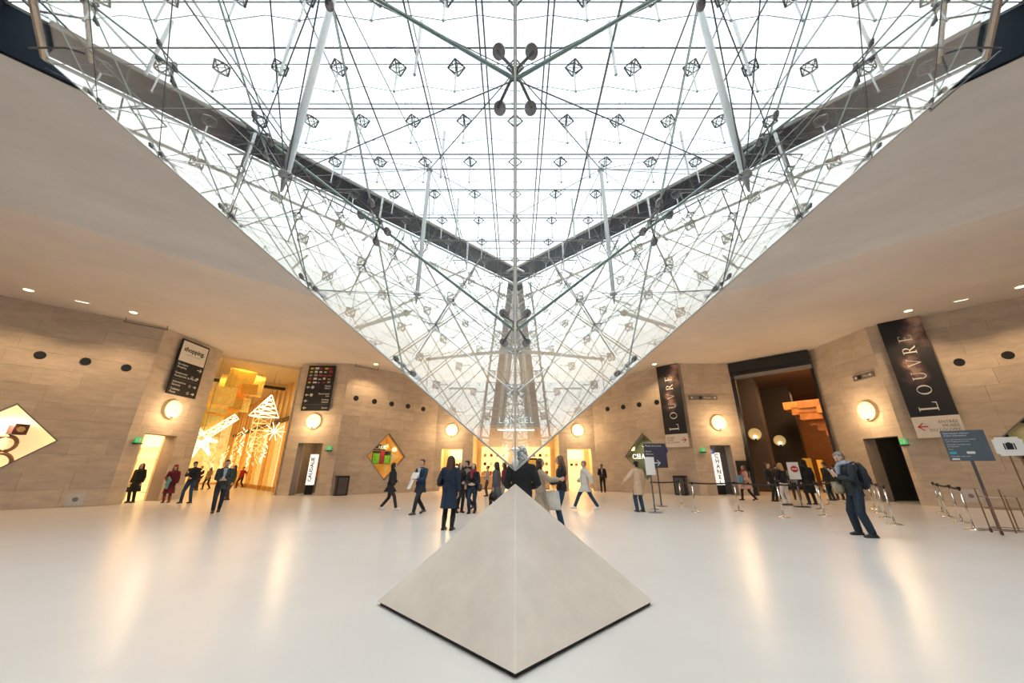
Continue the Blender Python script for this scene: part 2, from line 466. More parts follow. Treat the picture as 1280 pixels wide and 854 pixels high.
lathe(bm, [(.004, .0), (.03, .05), (.05, .11), (.02, .14), (.02, .22), (.06, .24), (.06, .26), (.015, .28)], TIP - V((0, 0, .005)), 10)
gbuild('tip_fitting', bm, M_STEEL, smooth=True)

# inner stay net of each face: short struts and cables 0.55 m inside the glass
OFF = .62
for k in (0, 1):
    n = -faces[k][2]
    for a in range(1, NS):
        for b in range(1, NS - a):
            p = node(k, a, b); bm = bmesh.new(); tube(bm, [p + n * .09, p + n * OFF], [.018, .013], 5); gbuild('stay_strut', bm, M_ROD)
    def inn(a, b):
        p = node(k, a, b)
        return p if (a == 0 or b == 0 or a + b >= NS) else p + n * OFF
    for i in range(1, NS):
        for f in (lambda t, i=i: inn(i, t), lambda t, i=i: inn(t, i)):
            bm = bmesh.new(); tube(bm, [f(t) for t in range(0, NS - i + 1)], .0045, 4); gbuild('cable', bm, M_DSTEEL)
    for i in range(2, NS + 1):
        bm = bmesh.new(); tube(bm, [inn(t, i - t) for t in range(0, i + 1)], .0045, 4); gbuild('cable', bm, M_DSTEEL)
# main posts with spiked ends and their stars of cables
ZT = CAMH + 6.5
posts = []
for m in (-1, 1):
    posts.append((V((1.90 * m, 6.30, CAMH + 3.0)), V((1.90 * m, 6.30, ZT)), (0 if m < 0 else 1)))
    posts.append((V((2.45 * m, 3.05, CAMH + 2.75)), V((2.45 * m, 3.05, ZT)), (3 if m < 0 else 2)))
posts.append((V((0, 7.85, CAMH + 2.55)), V((0, 7.85, ZT)), None))
for lo, hi, k in posts:
    bm = bmesh.new(); L = (hi - lo).length
    lathe(bm, [(.01, 0), (.03, .14), (.04, .3), (.045, L / 2), (.04, L - .3), (.03, L - .14), (.01, L)], lo, 10)
    for z in (.22, L - .22): lathe(bm, [(.03, z - .05), (.07, z - .02), (.07, z + .02), (.03, z + .05)], lo, 10)
    gbuild('main_post', bm, M_ROD, smooth=True)
def cable(a, b, r=.008, m=None): 
    bm = bmesh.new(); tube(bm, [a, b], r, 4); gbuild('cable', bm, m or M_DSTEEL)
tops = [p[1] - V((0, 0, .2)) for p in posts]; bots = [p[0] + V((0, 0, .2)) for p in posts]
C0 = V((0, 4.74, CAMH + 7.1))
for t in tops: cable(t, C0, .011)
cable(tops[0], tops[1]); cable(tops[0], tops[2]); cable(tops[1], tops[3]); cable(tops[0], tops[4], .010); cable(tops[2], tops[4], .010); cable(tops[1], tops[3])
for i, (lo, hi, k) in enumerate(posts):
    t, b = tops[i], bots[i]
    if k is None:
        for kk, q in ((0, (1, 2)), (1, (2, 1)), (0, (0, 3)), (0, (1, 4)), (1, (4, 1))): cable(b, node(kk, *q), .007)
        for kk, q in ((0, (1, 5)), (1, (5, 1)), (0, (0, 6))): cable(t, node(kk, *q), .009)
        continue
    for q in ((1, 1), (2, 1), (1, 2), (2, 2), (3, 1), (1, 3), (2, 0), (0, 2)): cable(b, node(k, *q), .0065)
    for q in ((4, 2), (2, 4), (3, 3), (5, 1), (1, 5)): cable(t, node(k, *q), .008)
for k in range(4):                                            # long ties across the void from ridge to ridge
    for i in (3, 4, 5):
        cable(TIP + DIR[k] * S0L * i, TIP + DIR[(k + 1) % 4] * S0L * i, .006)

# ------------------------------------------------------------ skylight: roof glass, truss of small frames
st = thing('skylight_truss', (0, 4.74, 8.6), 'flat truss of small diamond frames, rods and cables under the skylight', 'truss')
TS = 1.115; ZN = CAMH + 7.2; OS = V((0, 4.74, 8.6))
def sbuild(name, bm, m, smooth=False):
    bmesh.ops.transform(bm, matrix=Matrix.Translation(-OS), verts=bm.verts); return build(name, bm, m, st, smooth)
bm = bmesh.new(); r = .165; hz = .15
ax = [V((r, 0, 0)), V((0, r, 0)), V((-r, 0, 0)), V((0, -r, 0))]
for i in range(4):
    tube(bm, [ax[i], ax[(i + 1) % 4]], .014, 4)
    tube(bm, [ax[i], V((0, 0, hz))], .010, 4); tube(bm, [ax[i], V((0, 0, -hz))], .012, 4)
tube(bm, [ax[0], ax[2]], .006, 4); tube(bm, [ax[1], ax[3]], .006, 4)
bmesh.ops.recalc_face_normals(bm, faces=bm.faces); NF = bpy.data.meshes.new('node_frame'); bm.to_mesh(NF); bm.free(); NF.materials.append(M_DSTEEL)
bm = bmesh.new(); tube(bm, [V((0, 0, -.15)), V((0, 0, -.62))], [.018, .013], 5); ball(bm, (0, 0, -.63), .026, 6)
RD = bpy.data.meshes.new('rod'); bm.to_mesh(RD); bm.free(); RD.materials.append(M_ROD)
bm = bmesh.new(); tube(bm, [V((0, 0, .6)), V((0, 0, -.75))], [.035, .022], 6); ball(bm, (0, 0, -.76), .03, 6); ball(bm, (0, 0, .6), .03, 6)
RL = bpy.data.meshes.new('long_rod'); bm.to_mesh(RL); bm.free(); RL.materials.append(M_ROD)
NR = 8
for i in range(-NR, NR + 1):
    for j in range(-NR, NR + 1):
        if abs(i) + abs(j) > 7: continue
        p = V((i * TS, j * TS, ZN - OS.z))
        o = link('node_frame', NF, st); o.location = p
        o = link('rod', RD, st); o.location = p
        if (i % 2 and j % 2) and abs(i) + abs(j) < 7:
            o = link('long_rod', RL, st); o.location = p + V((TS / 2 * (1 if i > 0 else -1), TS / 2, -.25))
E = 8 * TS
for j in range(-NR, NR + 1):
    w_ = (8 - abs(j)) * TS
    if w_ < .3: continue
    y = 4.74 + j * TS
    bm = bmesh.new(); tube(bm, [V((-w_, y, ZN + .1)), V((w_, y, ZN + .1))], .010, 4); sbuild('cable', bm, M_DSTEEL)
    # scalloped cable through the rod feet
    pts = [V((-w_, y, ZN))]
    n_ = 7 - abs(j)
    for i in range(-n_, n_ + 1): pts += [V((i * TS, y, ZN - .63)), V(((i + .5) * TS, y, ZN - .50))]
    bm = bmesh.new(); tube(bm, pts[:-1] + [V((w_, y, ZN))], .006, 4); sbuild('cable', bm, M_DSTEEL)
    y2 = y + TS / 2; w2 = E - abs(y2 - 4.74)
    if w2 > .5:
        bm = bmesh.new(); tube(bm, [V((-w2, y2, ZN - .35)), V((w2, y2, ZN - .35))], .016, 5); sbuild('tie', bm, M_DSTEEL)
for i in range(-NR, NR):
    x = (i + .5) * TS; w2 = E - abs(x)
    if w2 < .5 or i % 2 == 0 and abs(x) > 3: continue
    for dx in (-.045, .045):
        if abs(x) > 1 and dx > 0: continue
        bm = bmesh.new(); tube(bm, [V((x + dx, 4.74 - w2, ZN - .42)), V((x + dx, 4.74 + w2, ZN - .42))], .015, 5); sbuild('tie', bm, M_DSTEEL)
for i in range(-NR, NR + 1):
    w2 = E - abs(i * TS)
    if w2 < .5: continue
    for dx in (-.08, .08):
        bm = bmesh.new(); tube(bm, [V((i * TS + dx, 4.74 - w2, ZN)), V((i * TS + dx * .6, 4.74 + w2, ZN))], .0035, 4); sbuild('wire', bm, M_DSTEEL)
# roof panes (square grid along the pit) resting on the gutter
RD_ = 7.5 * 2 ** .5; ZR = 10.6; W2_ = 2 * TS
dia = [(-RD_, 0), (0, -RD_), (RD_, 0), (0, RD_)]
bm = bmesh.new()
for i in range(-5, 6):
    for c_ in (i * W2_,):
        h_ = RD_ - abs(c_)
        if h_ < .2: continue
        bx(bm, (c_ - .012, 4.74 - h_, ZR - .02), (c_ + .012, 4.74 + h_, ZR + .03)); bx(bm, (-h_, 4.74 + c_ - .012, ZR - .02), (h_, 4.74 + c_ + .012, ZR + .03))
for i in range(4):
    a, b = dia[i], dia[(i + 1) % 4]; tube(bm, [(a[0], a[1] + 4.74, ZR), (b[0], b[1] + 4.74, ZR)], .04, 4)
roof = build('roof', bm, M_ROD); tag(roof, kind='structure')
for i in range(-5, 5):
    for j in range(-5, 5):
        q = rect(i * W2_ + .014, j * W2_ + .014, (i + 1) * W2_ - .014, (j + 1) * W2_ - .014)
        for k in range(4): q = clip(q, dia[k], dia[(k + 1) % 4], True) if q else q
        if len(q) < 3 or parea(q) < .01: continue
        bm = bmesh.new(); prism(bm, q, lambda s, z, n: V((s, z + 4.74, n)), ZR, ZR + .015); build('pane', bm, M_ROOFG, roof)

# ------------------------------------------------------------ small stone pyramid
sp = thing('stone_pyramid', (0, 4.74, 0), 'small pale stone pyramid on the floor beneath the glass tip', 'pyramid')
bm = bmesh.new(); R = 1.53
b_ = [bm.verts.new((R * x, R * y, .035)) for x, y in ((1, 0), (0, 1), (-1, 0), (0, -1))]; t_ = bm.verts.new((0, 0, 1.25))
bm.faces.new(b_)
for i in range(4): bm.faces.new((b_[i], b_[(i + 1) % 4], t_))
bmesh.ops.bevel(bm, geom=bm.edges[:], offset=.006, segments=1, affect='EDGES')
build('body', bm, M_PYR, sp)
bm = bmesh.new(); R = 1.49
a_ = [bm.verts.new((R * x, R * y, 0)) for x, y in ((1, 0), (0, 1), (-1, 0), (0, -1))]; b_ = [bm.verts.new((R * x, R * y, .036)) for x, y in ((1, 0), (0, 1), (-1, 0), (0, -1))]
bm.faces.new(a_[::-1]); bm.faces.new(b_)
for i in range(4): bm.faces.new((a_[i], a_[(i + 1) % 4], b_[(i + 1) % 4], b_[i]))
build('base', bm, M_BLACK, sp)
#@@PART3
# ------------------------------------------------------------ text helpers
def text_bm(body, size, depth=.006, align='CENTER', spacing=1.0, bold=0.0):
    cu = bpy.data.curves.new('t', 'FONT'); cu.body = body; cu.size = size; cu.extrude = depth / 2; cu.align_x = align; cu.align_y = 'CENTER'
    cu.resolution_u = 2; cu.space_character = spacing; cu.offset = bold
    o = bpy.data.objects.new('t', cu); me = bpy.data.meshes.new_from_object(o)
    bm = bmesh.new(); bm.from_mesh(me); bpy.data.objects.remove(o); bpy.data.curves.remove(cu); bpy.data.meshes.remove(me)
    return bm
def text(name, body, size, mtx, m, parent=None, **k):
    bm = text_bm(body, size, **k)
    bmesh.ops.transform(bm, matrix=mtx, verts=bm.verts)
    me = bpy.data.meshes.new(name); bm.to_mesh(me); bm.free(); me.materials.append(m)
    return link(name, me, parent)
def facing(W, s, z, n=0):
    """matrix with x to the viewer's right, y up, z out of the wall"""
    x = V((0, 0, 1)).cross(W.n); o = W.p(s, z, n); m = Matrix.Identity(4)
    for i in range(3): m[i][0] = x[i]; m[i][1] = (0, 0, 1)[i]; m[i][2] = W.n[i]; m[i][3] = o[i]
    return m
def arc(cx, cy, rx, ry, a0, a1, n=16): return [(cx + rx * math.cos(math.radians(a0 + (a1 - a0) * i / n)), cy + ry * math.sin(math.radians(a0 + (a1 - a0) * i / n))) for i in range(n + 1)]
def ringpolys(cx, cy, ro, ri, a0, a1, n=16):
    o = arc(cx, cy, *ro, a0, a1, n); i = arc(cx, cy, *ri, a0, a1, n)
    return [[o[k], o[k + 1], i[k + 1], i[k]] for k in range(n)]
def serif(ch, b=0.0):
    """classical capital with serifs: list of convex polygons, height 1, and its width"""
    T = .13 + b; t = .045 + b * .5
    R = lambda x0, y0, x1, y1: [(x0, y0), (x1, y0), (x1, y1), (x0, y1)]
    if ch == 'L': return [R(.1, 0, .1 + T, 1), R(0, 0, .62, t), R(0, 1 - t, .33 + b, 1), [(.55, 0), (.64, 0), (.66, .24), (.62, .24)]], .68
    if ch == 'E': return [R(.1, 0, .1 + T, 1), R(0, 0, .62, t), R(0, 1 - t, .6, 1), R(.1, .5 - t / 2, .48, .5 + t / 2), [(.55, 0), (.64, 0), (.66, .22), (.62, .22)], [(.55, 1), (.62, 1), (.62, .8), (.58, .8)], R(.45, .40, .48, .60)], .68
    if ch == 'O': return ringpolys(.5, .5, (.48, .52), (.48 - T, .52 - t), 0, 360, 24), 1.0
    if ch == 'C': return ringpolys(.5, .5, (.48, .52), (.48 - T, .52 - t), 45, 315, 20) + [R(.80, .68, .85, .95), R(.80, .05, .85, .30)], .92
    if ch == 'U': return [R(.1, .35, .1 + T, 1), R(0, 1 - t, .34 + b, 1), R(.66, .35, .66 + t, 1), R(.55, 1 - t, .82, 1)] + ringpolys(.1 + (.56 + t) / 2, .35, ((.56 + t) / 2, .37), ((.56 + t) / 2 - (T + t) / 2, .37 - t * 1.3), 180, 360, 12), .84
    if ch == 'V': return [[(.08, 1), (.08 + T * 1.1, 1), (.47, 0), (.42, 0)], [(.76, 1), (.81, 1), (.47, 0), (.42, 0)], R(0, 1 - t, .32 + b, 1), R(.64, 1 - t, .9, 1)], .9
    if ch == 'A': return [[(.08, 0), (.13, 0), (.47, 1), (.42, 1)], [(.68, 0), (.68 + T * 1.1, 0), (.47, 1), (.42, 1)], R(0, 0, .24, t), R(.6, 0, .9, t), R(.2, .34, .68, .34 + t)], .92
    if ch == 'R': return [R(.1, 0, .1 + T, 1), R(0, 0, .33, t), R(0, 1 - t, .4, 1), R(.1, .46, .4, .46 + t)] + ringpolys(.38, .5 + .25 - .01, (.27, .27), (.27 - T * .9, .27 - t), -90, 90, 12) + [[(.32, .48), (.44, .48), (.80, 0), (.66, 0)], R(.66, 0, .84, t)], .84
    if ch == 'H': return [R(.1, 0, .1 + T, 1), R(.6, 0, .6 + T, 1), R(.1, .48, .7, .48 + t)] + [R(x, y, x + .3 + b, y + t) for x in (0, .5) for y in (0, 1 - t)], .84
    if ch == 'N': return [R(.12, 0, .12 + t, 1), R(.7, 0, .7 + t, 1), [(.08, 1), (.08 + T, 1), (.75, 0), (.70, 0)], R(0, 0, .28, t), R(.58, 1 - t, .86, 1), R(0, 1 - t, .2, 1)], .88
    return [], .4
def serif_text(name, body, h, mtx, m, parent, gap=.16, b=0.0, d=.008, big=None, centre=True):
    bm = bmesh.new(); x = 0
    for i, ch in enumerate(body):
        hh = h * (big if (big and i == 0) else 1); ps, w_ = serif(ch, b)
        for p in ps: prism(bm, [(x + q[0] * hh, q[1] * hh) for q in p], lambda s, z, n: V((s, z, n)), 0, d)
        x += (w_ + gap) * hh
    if centre: bmesh.ops.translate(bm, vec=(-(x - gap * h) / 2, 0, 0), verts=bm.verts)
    bmesh.ops.transform(bm, matrix=mtx, verts=bm.verts)
    return build(name, bm, m, parent)
def arrow_bm(L, t=.04, head=.12, d=.008):
    bm = bmesh.new(); f = lambda s, z, n: V((s, z, n))
    prism(bm, rect(-L / 2, -t / 2, L / 2, t / 2), f, 0, d)
    for sg in (-1, 1): prism(bm, [(L / 2, 0), (L / 2 - head, sg * head), (L / 2 - head - t, sg * head), (L / 2 - t * 1.2, 0)], f, 0, d)
    return bm
def arrow(mtx, L, m, parent, flip=False, **k):
    bm = arrow_bm(L, **k)
    if flip: bmesh.ops.scale(bm, vec=(-1, 1, 1), verts=bm.verts)
    bmesh.ops.transform(bm, matrix=mtx, verts=bm.verts); return build('arrow', bm, m, parent)
def wthing(name, W, s, z, label, cat, group=None, kind=None):
    o = thing(name, W.p(s, z, 0), label, cat, group, kind=kind); o.matrix_world = facing(W, s, z, 0); return o
TR = Matrix.Translation
def lbox(name, lo, hi, m, parent, bev=0):
    bm = bmesh.new(); bx(bm, lo, hi)
    if bev: bmesh.ops.bevel(bm, geom=bm.edges[:], offset=bev, segments=1, affect='EDGES')
    return build(name, bm, m, parent)

# ------------------------------------------------------------ doors: lined passages, shop rooms behind
def to_facing(W): return facing(W, 0, 0, 0)
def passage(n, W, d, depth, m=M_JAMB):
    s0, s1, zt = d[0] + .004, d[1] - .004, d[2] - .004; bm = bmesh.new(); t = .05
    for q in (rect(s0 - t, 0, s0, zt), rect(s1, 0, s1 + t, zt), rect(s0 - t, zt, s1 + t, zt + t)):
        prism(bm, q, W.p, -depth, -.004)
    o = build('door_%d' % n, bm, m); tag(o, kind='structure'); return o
def room(name, W, s0, s1, z1, n0, n1, m, mf=None, openings=()):
    """box room behind a wall between depths n0 and n1 (negative), open towards n0"""
    bm = bmesh.new(); t = .1
    prism(bm, rect(s0, 0, s1, z1), W.p, n1 - t, n1)
    for q in (rect(s0 - t, 0, s0, z1), rect(s1, 0, s1 + t, z1), rect(s0 - t, z1, s1 + t, z1 + t)): prism(bm, q, W.p, n1 - t, n0)
    fr = [rect(s0 - t, 0, s1 + t, z1 + t)]
    for o_ in openings: fr = subtract(fr, o_)
    for q in fr: prism(bm, q, W.p, n0 - t, n0)
    o = build(name, bm, m); tag(o, kind='structure'); return o
def sgn(W, sref, px, py): return 1
doors = [(1, WL['pier1'], DL1, .6), (2, WL['pier2'], DL2, .6), (3, WR['pier1'], DR1, .6), (4, WR['pier2'], DR2, .6), (5, WC, DC1, .5), (6, WC, DC2, .5)]
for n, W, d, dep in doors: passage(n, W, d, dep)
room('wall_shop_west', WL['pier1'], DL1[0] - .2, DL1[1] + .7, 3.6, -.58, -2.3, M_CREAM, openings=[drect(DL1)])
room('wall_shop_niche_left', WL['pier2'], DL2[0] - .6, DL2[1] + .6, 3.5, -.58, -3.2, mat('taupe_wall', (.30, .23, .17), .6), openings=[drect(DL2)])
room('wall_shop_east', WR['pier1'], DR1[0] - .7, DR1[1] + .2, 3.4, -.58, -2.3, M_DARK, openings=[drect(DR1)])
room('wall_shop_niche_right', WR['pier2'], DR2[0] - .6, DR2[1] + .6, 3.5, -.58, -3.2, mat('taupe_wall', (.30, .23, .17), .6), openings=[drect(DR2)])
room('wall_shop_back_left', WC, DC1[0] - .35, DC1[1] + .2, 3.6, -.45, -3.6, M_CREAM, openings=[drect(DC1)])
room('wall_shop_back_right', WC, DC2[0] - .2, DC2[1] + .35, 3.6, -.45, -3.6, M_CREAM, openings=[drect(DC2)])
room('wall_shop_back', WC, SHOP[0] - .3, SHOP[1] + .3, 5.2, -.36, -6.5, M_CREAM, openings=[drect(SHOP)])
def room_light(W, s, z, n, size, power, col=(1, .72, .38)):
    area(W.p(s, z, n), size, power, col)
room_light(WL['pier1'], sum(DL1[:2]) / 2 + .3, 3.5, -1.5, 1.0, 90); room_light(WL['pier2'], sum(DL2[:2]) / 2, 3.4, -2.0, 1.2, 26)
room_light(WR['pier1'], sum(DR1[:2]) / 2, 3.3, -1.5, .6, 6); room_light(WR['pier2'], sum(DR2[:2]) / 2, 3.4, -2.0, 1.2, 26)
room_light(WC, sum(DC1[:2]) / 2, 3.5, -2, 1.6, 110); room_light(WC, sum(DC2[:2]) / 2, 3.5, -2, 1.6, 110)
room_light(WC, sum(SHOP[:2]) / 2, 5.0, -2.6, 3.0, 300); 

# shop display furniture (each unit a thing)
PCOL = [mat('leather_red', (.38, .03, .03), .4), mat('leather_brown', (.16, .07, .035), .4), mat('leather_black', (.02, .02, .02), .35), mat('leather_tan', (.45, .25, .10), .4), mat('leather_cream', (.75, .66, .50), .4)]
def bag_bm(w_, h, d):
    bm = bmesh.new(); f = lambda s, z, n: V((s, n, z))
    prism(bm, [(-w_ / 2, 0), (w_ / 2, 0), (w_ * .42, h), (-w_ * .42, h)], f, -d / 2, d / 2)
    bmesh.ops.bevel(bm, geom=bm.edges[:], offset=.012, segments=1, affect='EDGES')
    return bm
def shop_bag(W, s, z, n, w_, h, ci, label, group):
    o = thing('handbag', W.p(s, z, n), label, 'handbag', group); o.matrix_world = facing(W, s, z, n) @ Matrix(((1, 0, 0, 0), (0, 0, 1, 0), (0, -1, 0, 0), (0, 0, 0, 1)))
    build('body', bag_bm(w_, h, w_ * .45), PCOL[ci], o)
    bm = bmesh.new(); tube(bm, [(w_ * .25 * math.cos(a), 0, h + h * .45 * math.sin(a)) for a in [math.pi * i / 8 for i in range(9)]], .009, 5); build('handle', bm, PCOL[ci], o)
    return o
def shelving(W, s0, s1, n, z1, label, rows=4, lit=True, name='display_shelf'):
    o = wthing(name, W, (s0 + s1) / 2, 0, label, 'shelf'); o.matrix_world = facing(W, (s0 + s1) / 2, 0, n); hw = (s1 - s0) / 2
    lbox('back_panel', (-hw, 0, 0), (hw, z1, .03), M_WARMLIT if lit else M_CREAM, o)
    for sx in (-hw, hw - .03): lbox('side_panel', (sx, 0, .03), (sx + .03, z1, .35), M_CREAM, o)
    for k in range(rows): lbox('shelf', (-hw + .03, .35 + k * (z1 - .5) / rows, .03), (hw - .03, .38 + k * (z1 - .5) / rows, .35), M_WHITE, o)
    return o
def counter(W, s0, s1, n, label, m, name='counter'):
    o = wthing(name, W, (s0 + s1) / 2, 0, label, 'counter'); o.matrix_world = facing(W, (s0 + s1) / 2, 0, n); hw = (s1 - s0) / 2
    lbox('body', (-hw + .04, .06, .04), (hw - .04, .95, .56), m, o); lbox('top', (-hw, .95, 0), (hw, .99, .6), M_WHITE, o); lbox('plinth', (-hw + .08, 0, .08), (hw - .08, .06, .52), M_BLACK, o)
    return o
sm = (SHOP[0] + SHOP[1]) / 2
shelving(WC, SHOP[0] + .1, SHOP[0] + 2.5, -6.3, 3.4, 'tall lit display shelf in the back shop, near its left edge')
shelving(WC, SHOP[1] - 2.5, SHOP[1] - .1, -6.3, 3.4, 'tall lit display shelf in the back shop, near its right edge')
counter(WC, SHOP[0] + .25, SHOP[0] + 2.1, -3.2, 'low tan sales counter left of the pyramid tip in the back shop', mat('tan_counter', (.50, .34, .20), .5))
counter(WC, SHOP[1] - 2.6, SHOP[1] - .5, -3.2, 'low tan sales counter right of the pyramid tip in the back shop', mat('tan_counter', (.50, .34, .20), .5))
for i, s in enumerate((SHOP[1] - 2.2, SHOP[1] - 1.75, SHOP[1] - 1.3, SHOP[1] - .85)): shop_bag(WC, s, .99, -2.9, .34, .30, (0, 0, 1, 0)[i], 'small leather handbag, %s along the right counter of the back shop' % ('first', 'second', 'third', 'fourth')[i], 'bags on the right counter')
for i, s in enumerate((SHOP[0] + .6, SHOP[0] + 1.1, SHOP[0] + 1.6)): shop_bag(WC, s, .99, -2.9, .34, .30, (3, 0, 0)[i], 'small leather handbag, %s along the left counter of the back shop' % ('first', 'second', 'third')[i], 'bags on the left counter')
for side, base in ((0, SHOP[0] + .1), (1, SHOP[1] - 2.5)):
    for r_ in range(1, 4):
        for c_ in range(4):
            shop_bag(WC, base + .35 + c_ * .56, .38 + r_ * 2.9 / 4, -6.1, .26, .24, (r_ + c_ * 2) % 5, 'small %s handbag, %s along shelf %s of the %s lit display in the back shop' % (('red', 'brown', 'black', 'tan', 'cream')[(r_ + c_ * 2) % 5], ('first', 'second', 'third', 'fourth')[c_], ('one', 'two', 'three')[r_ - 1], 'right' if side else 'left'), 'bags on the %s display shelf' % ('right' if side else 'left'))
# framed picture on the shop's inner right
pf = wthing('framed_picture', WC, SHOP[1] - 2.0, 1.5, 'black framed picture standing behind the right counter of the back shop', 'picture'); pf.matrix_world = facing(WC, SHOP[1] - 1.9, .99, -3.1)
lbox('frame', (-.42, 0, 0), (.42, 1.35, .05), M_BLACK, pf); lbox('picture', (-.30, .14, .05), (.30, 1.2, .06), mat('ochre_print', (.60, .42, .12), .6, noise=.5, nscale=4), pf)
# lit shelf line above the shop
ls = wthing('light_strip', WC, sm, 3.9, 'long lit white strip lamp hanging inside the back shop opening', 'lamp')
ls.matrix_world = facing(WC, sm, 4.28, -.42)
lbox('housing', (-1.45, .06, -.08), (1.45, .14, .08), M_WHITE, ls); lbox('diffuser', (-1.4, 0, -.07), (1.4, .06, .07), mat('strip_glow', (1, .98, .9), .4, emit=2.2), ls)
sg = wthing('shop_sign', WC, sm, 4.97, 'raised pale letters with added glow reading LANCEL above the back shop', 'sign')
text('letter_backing', 'LANCEL', .66, TR((0, 0, .02)), mat('dark_teal', (.03, .10, .12), .4), sg, depth=.03, spacing=1.18, bold=.03)
text('lettering', 'LANCEL', .66, TR((0, 0, .06)), mat('glow_added_letter', (.85, .9, .9), .4, emit=.6), sg, depth=.04, spacing=1.18)  # brightness put into the letters as a slight glow, so they read
# side door rooms
for W, d, lab in ((WC, DC1, 'left'), (WC, DC2, 'right')):
    shelving(W, d[0] + .05, d[1] - .05, -3.45, 3.0, 'yellow lit shelf seen through the %s doorway of the back wall' % lab)
    for c_ in range(3): shop_bag(W, d[0] + .35 + c_ * .4, 1.73, -3.3, .22, .2, (1, 2, 0)[c_], 'little %s bag on the shelf beyond the %s doorway of the back wall' % (('brown', 'black', 'red')[c_], lab), 'bags beyond the %s back doorway' % lab)
W_ = Wall((-19.55, A[1] + DL1[1] + .66), (-17.95, A[1] + DL1[1] + .66)); shelving(W_, .02, W_.L - .02, .03, 3.2, 'gold lit shop shelf seen through the doorway under the left signboard', rows=5)
rl = wthing('clothes_rail', WL['pier1'], sum(DL1[:2]) / 2, 0, 'dark clothes rail inside the doorway under the left signboard', 'rail'); rl.matrix_world = facing(WL['pier1'], sum(DL1[:2]) / 2, 0, -1.9)
bm = bmesh.new(); tube(bm, [(-.6, 0, 0), (-.6, 1.7, 0)], .02, 6); build('post', bm, M_BLACK, rl)
bm = bmesh.new(); tube(bm, [(.6, 0, 0), (.6, 1.7, 0)], .02, 6); build('post', bm, M_BLACK, rl)
bm = bmesh.new(); tube(bm, [(-.62, 1.7, 0), (.62, 1.7, 0)], .02, 6); build('bar', bm, M_BLACK, rl)

# totem signs
def totem(W, s, n, z0, z1, w_, label, word, name='lit_totem'):
    o = wthing(name, W, s, 0, label, 'sign'); o.matrix_world = facing(W, s, 0, n)
    lbox('base', (-w_ / 2 + .01, 0, -.10), (w_ / 2 - .01, z0, .10), M_BLACK, o)
    lbox('light_box', (-w_ / 2, z0, -.11), (w_ / 2, z1, .11), M_LIT, o)
    return o
t = totem(WL['pier2'], sum(DL2[:2]) / 2 - .12, -.95, .55, 2.35, .42, 'narrow white lit totem in the doorway left of the grey bin', 'x')
text('lettering', 'CAUDALIE', .30, TR((0, 1.45, .114)) @ Matrix.Rotation(math.pi / 2, 4, 'Z'), mat('grey_print', (.10, .11, .11), .6), t, depth=.004, bold=.008)
t = totem(WR['pier2'], sum(DR2[:2]) / 2 + .1, -.95, .55, 2.45, .46, 'narrow white lit totem reading CHANEL downwards in the doorway behind the barrier', 'x')
for i, ch in enumerate('CHANEL'): text('letter', ch, .34, TR((0, 2.24 - i * .31, .114)), mat('grey_print', (.10, .11, .11), .6), t, depth=.004, bold=.008)
PO = mat('orange_goods', (.75, .18, .02), .5, noise=.5, nscale=12); PY = mat('yellow_goods', (.70, .62, .05), .5, noise=.5, nscale=9)
for m_, z_, s_ in ((PO, .9, DL2[0] + .12), (PY, 1.7, DL2[1] - .1)):
    o = wthing('poster', WL['pier2'], s_, z_, ('orange' if m_ is PO else 'yellow') + ' poster inside the doorway left of the grey bin', 'poster'); o.matrix_world = facing(WL['pier2'], s_, z_, -3.1)
    lbox('sheet', (-.3, 0, 0), (.3, .8, .01), m_, o); lbox('frame', (-.33, -.03, -.02), (.33, .83, 0), M_GREY, o)
o = wthing('blue_pictogram', WR['pier2'], DR2[0] + .1, 2.5, 'small blue pictogram plate in the upper corner of the doorway behind the barrier', 'sign'); o.matrix_world = facing(WR['pier2'], DR2[0] + .18, 2.5, -.25)
lbox('plate', (-.15, -.15, 0), (.15, .15, .02), mat('blue_plate', (.02, .10, .55), .4, emit=.3), o); lbox('pictogram', (-.06, -.08, .02), (.04, .09, .025), M_WHITE, o)
o = wthing('green_banner', WR['pier1'], sum(DR1[:2]) / 2, 1.7, 'yellow green poster glowing inside the dark doorway right of the dark entrance', 'poster'); o.matrix_world = facing(WR['pier1'], sum(DR1[:2]) / 2 - .3, 1.9, -2.25)
lbox('sheet', (-.35, -.4, 0), (.35, .45, .02), mat('lime_print', (.45, .45, .06), .5, noise=.4, nscale=9, emit=.25), o); lbox('frame', (-.38, -.43, -.02), (.38, .48, 0), M_BLACK, o)

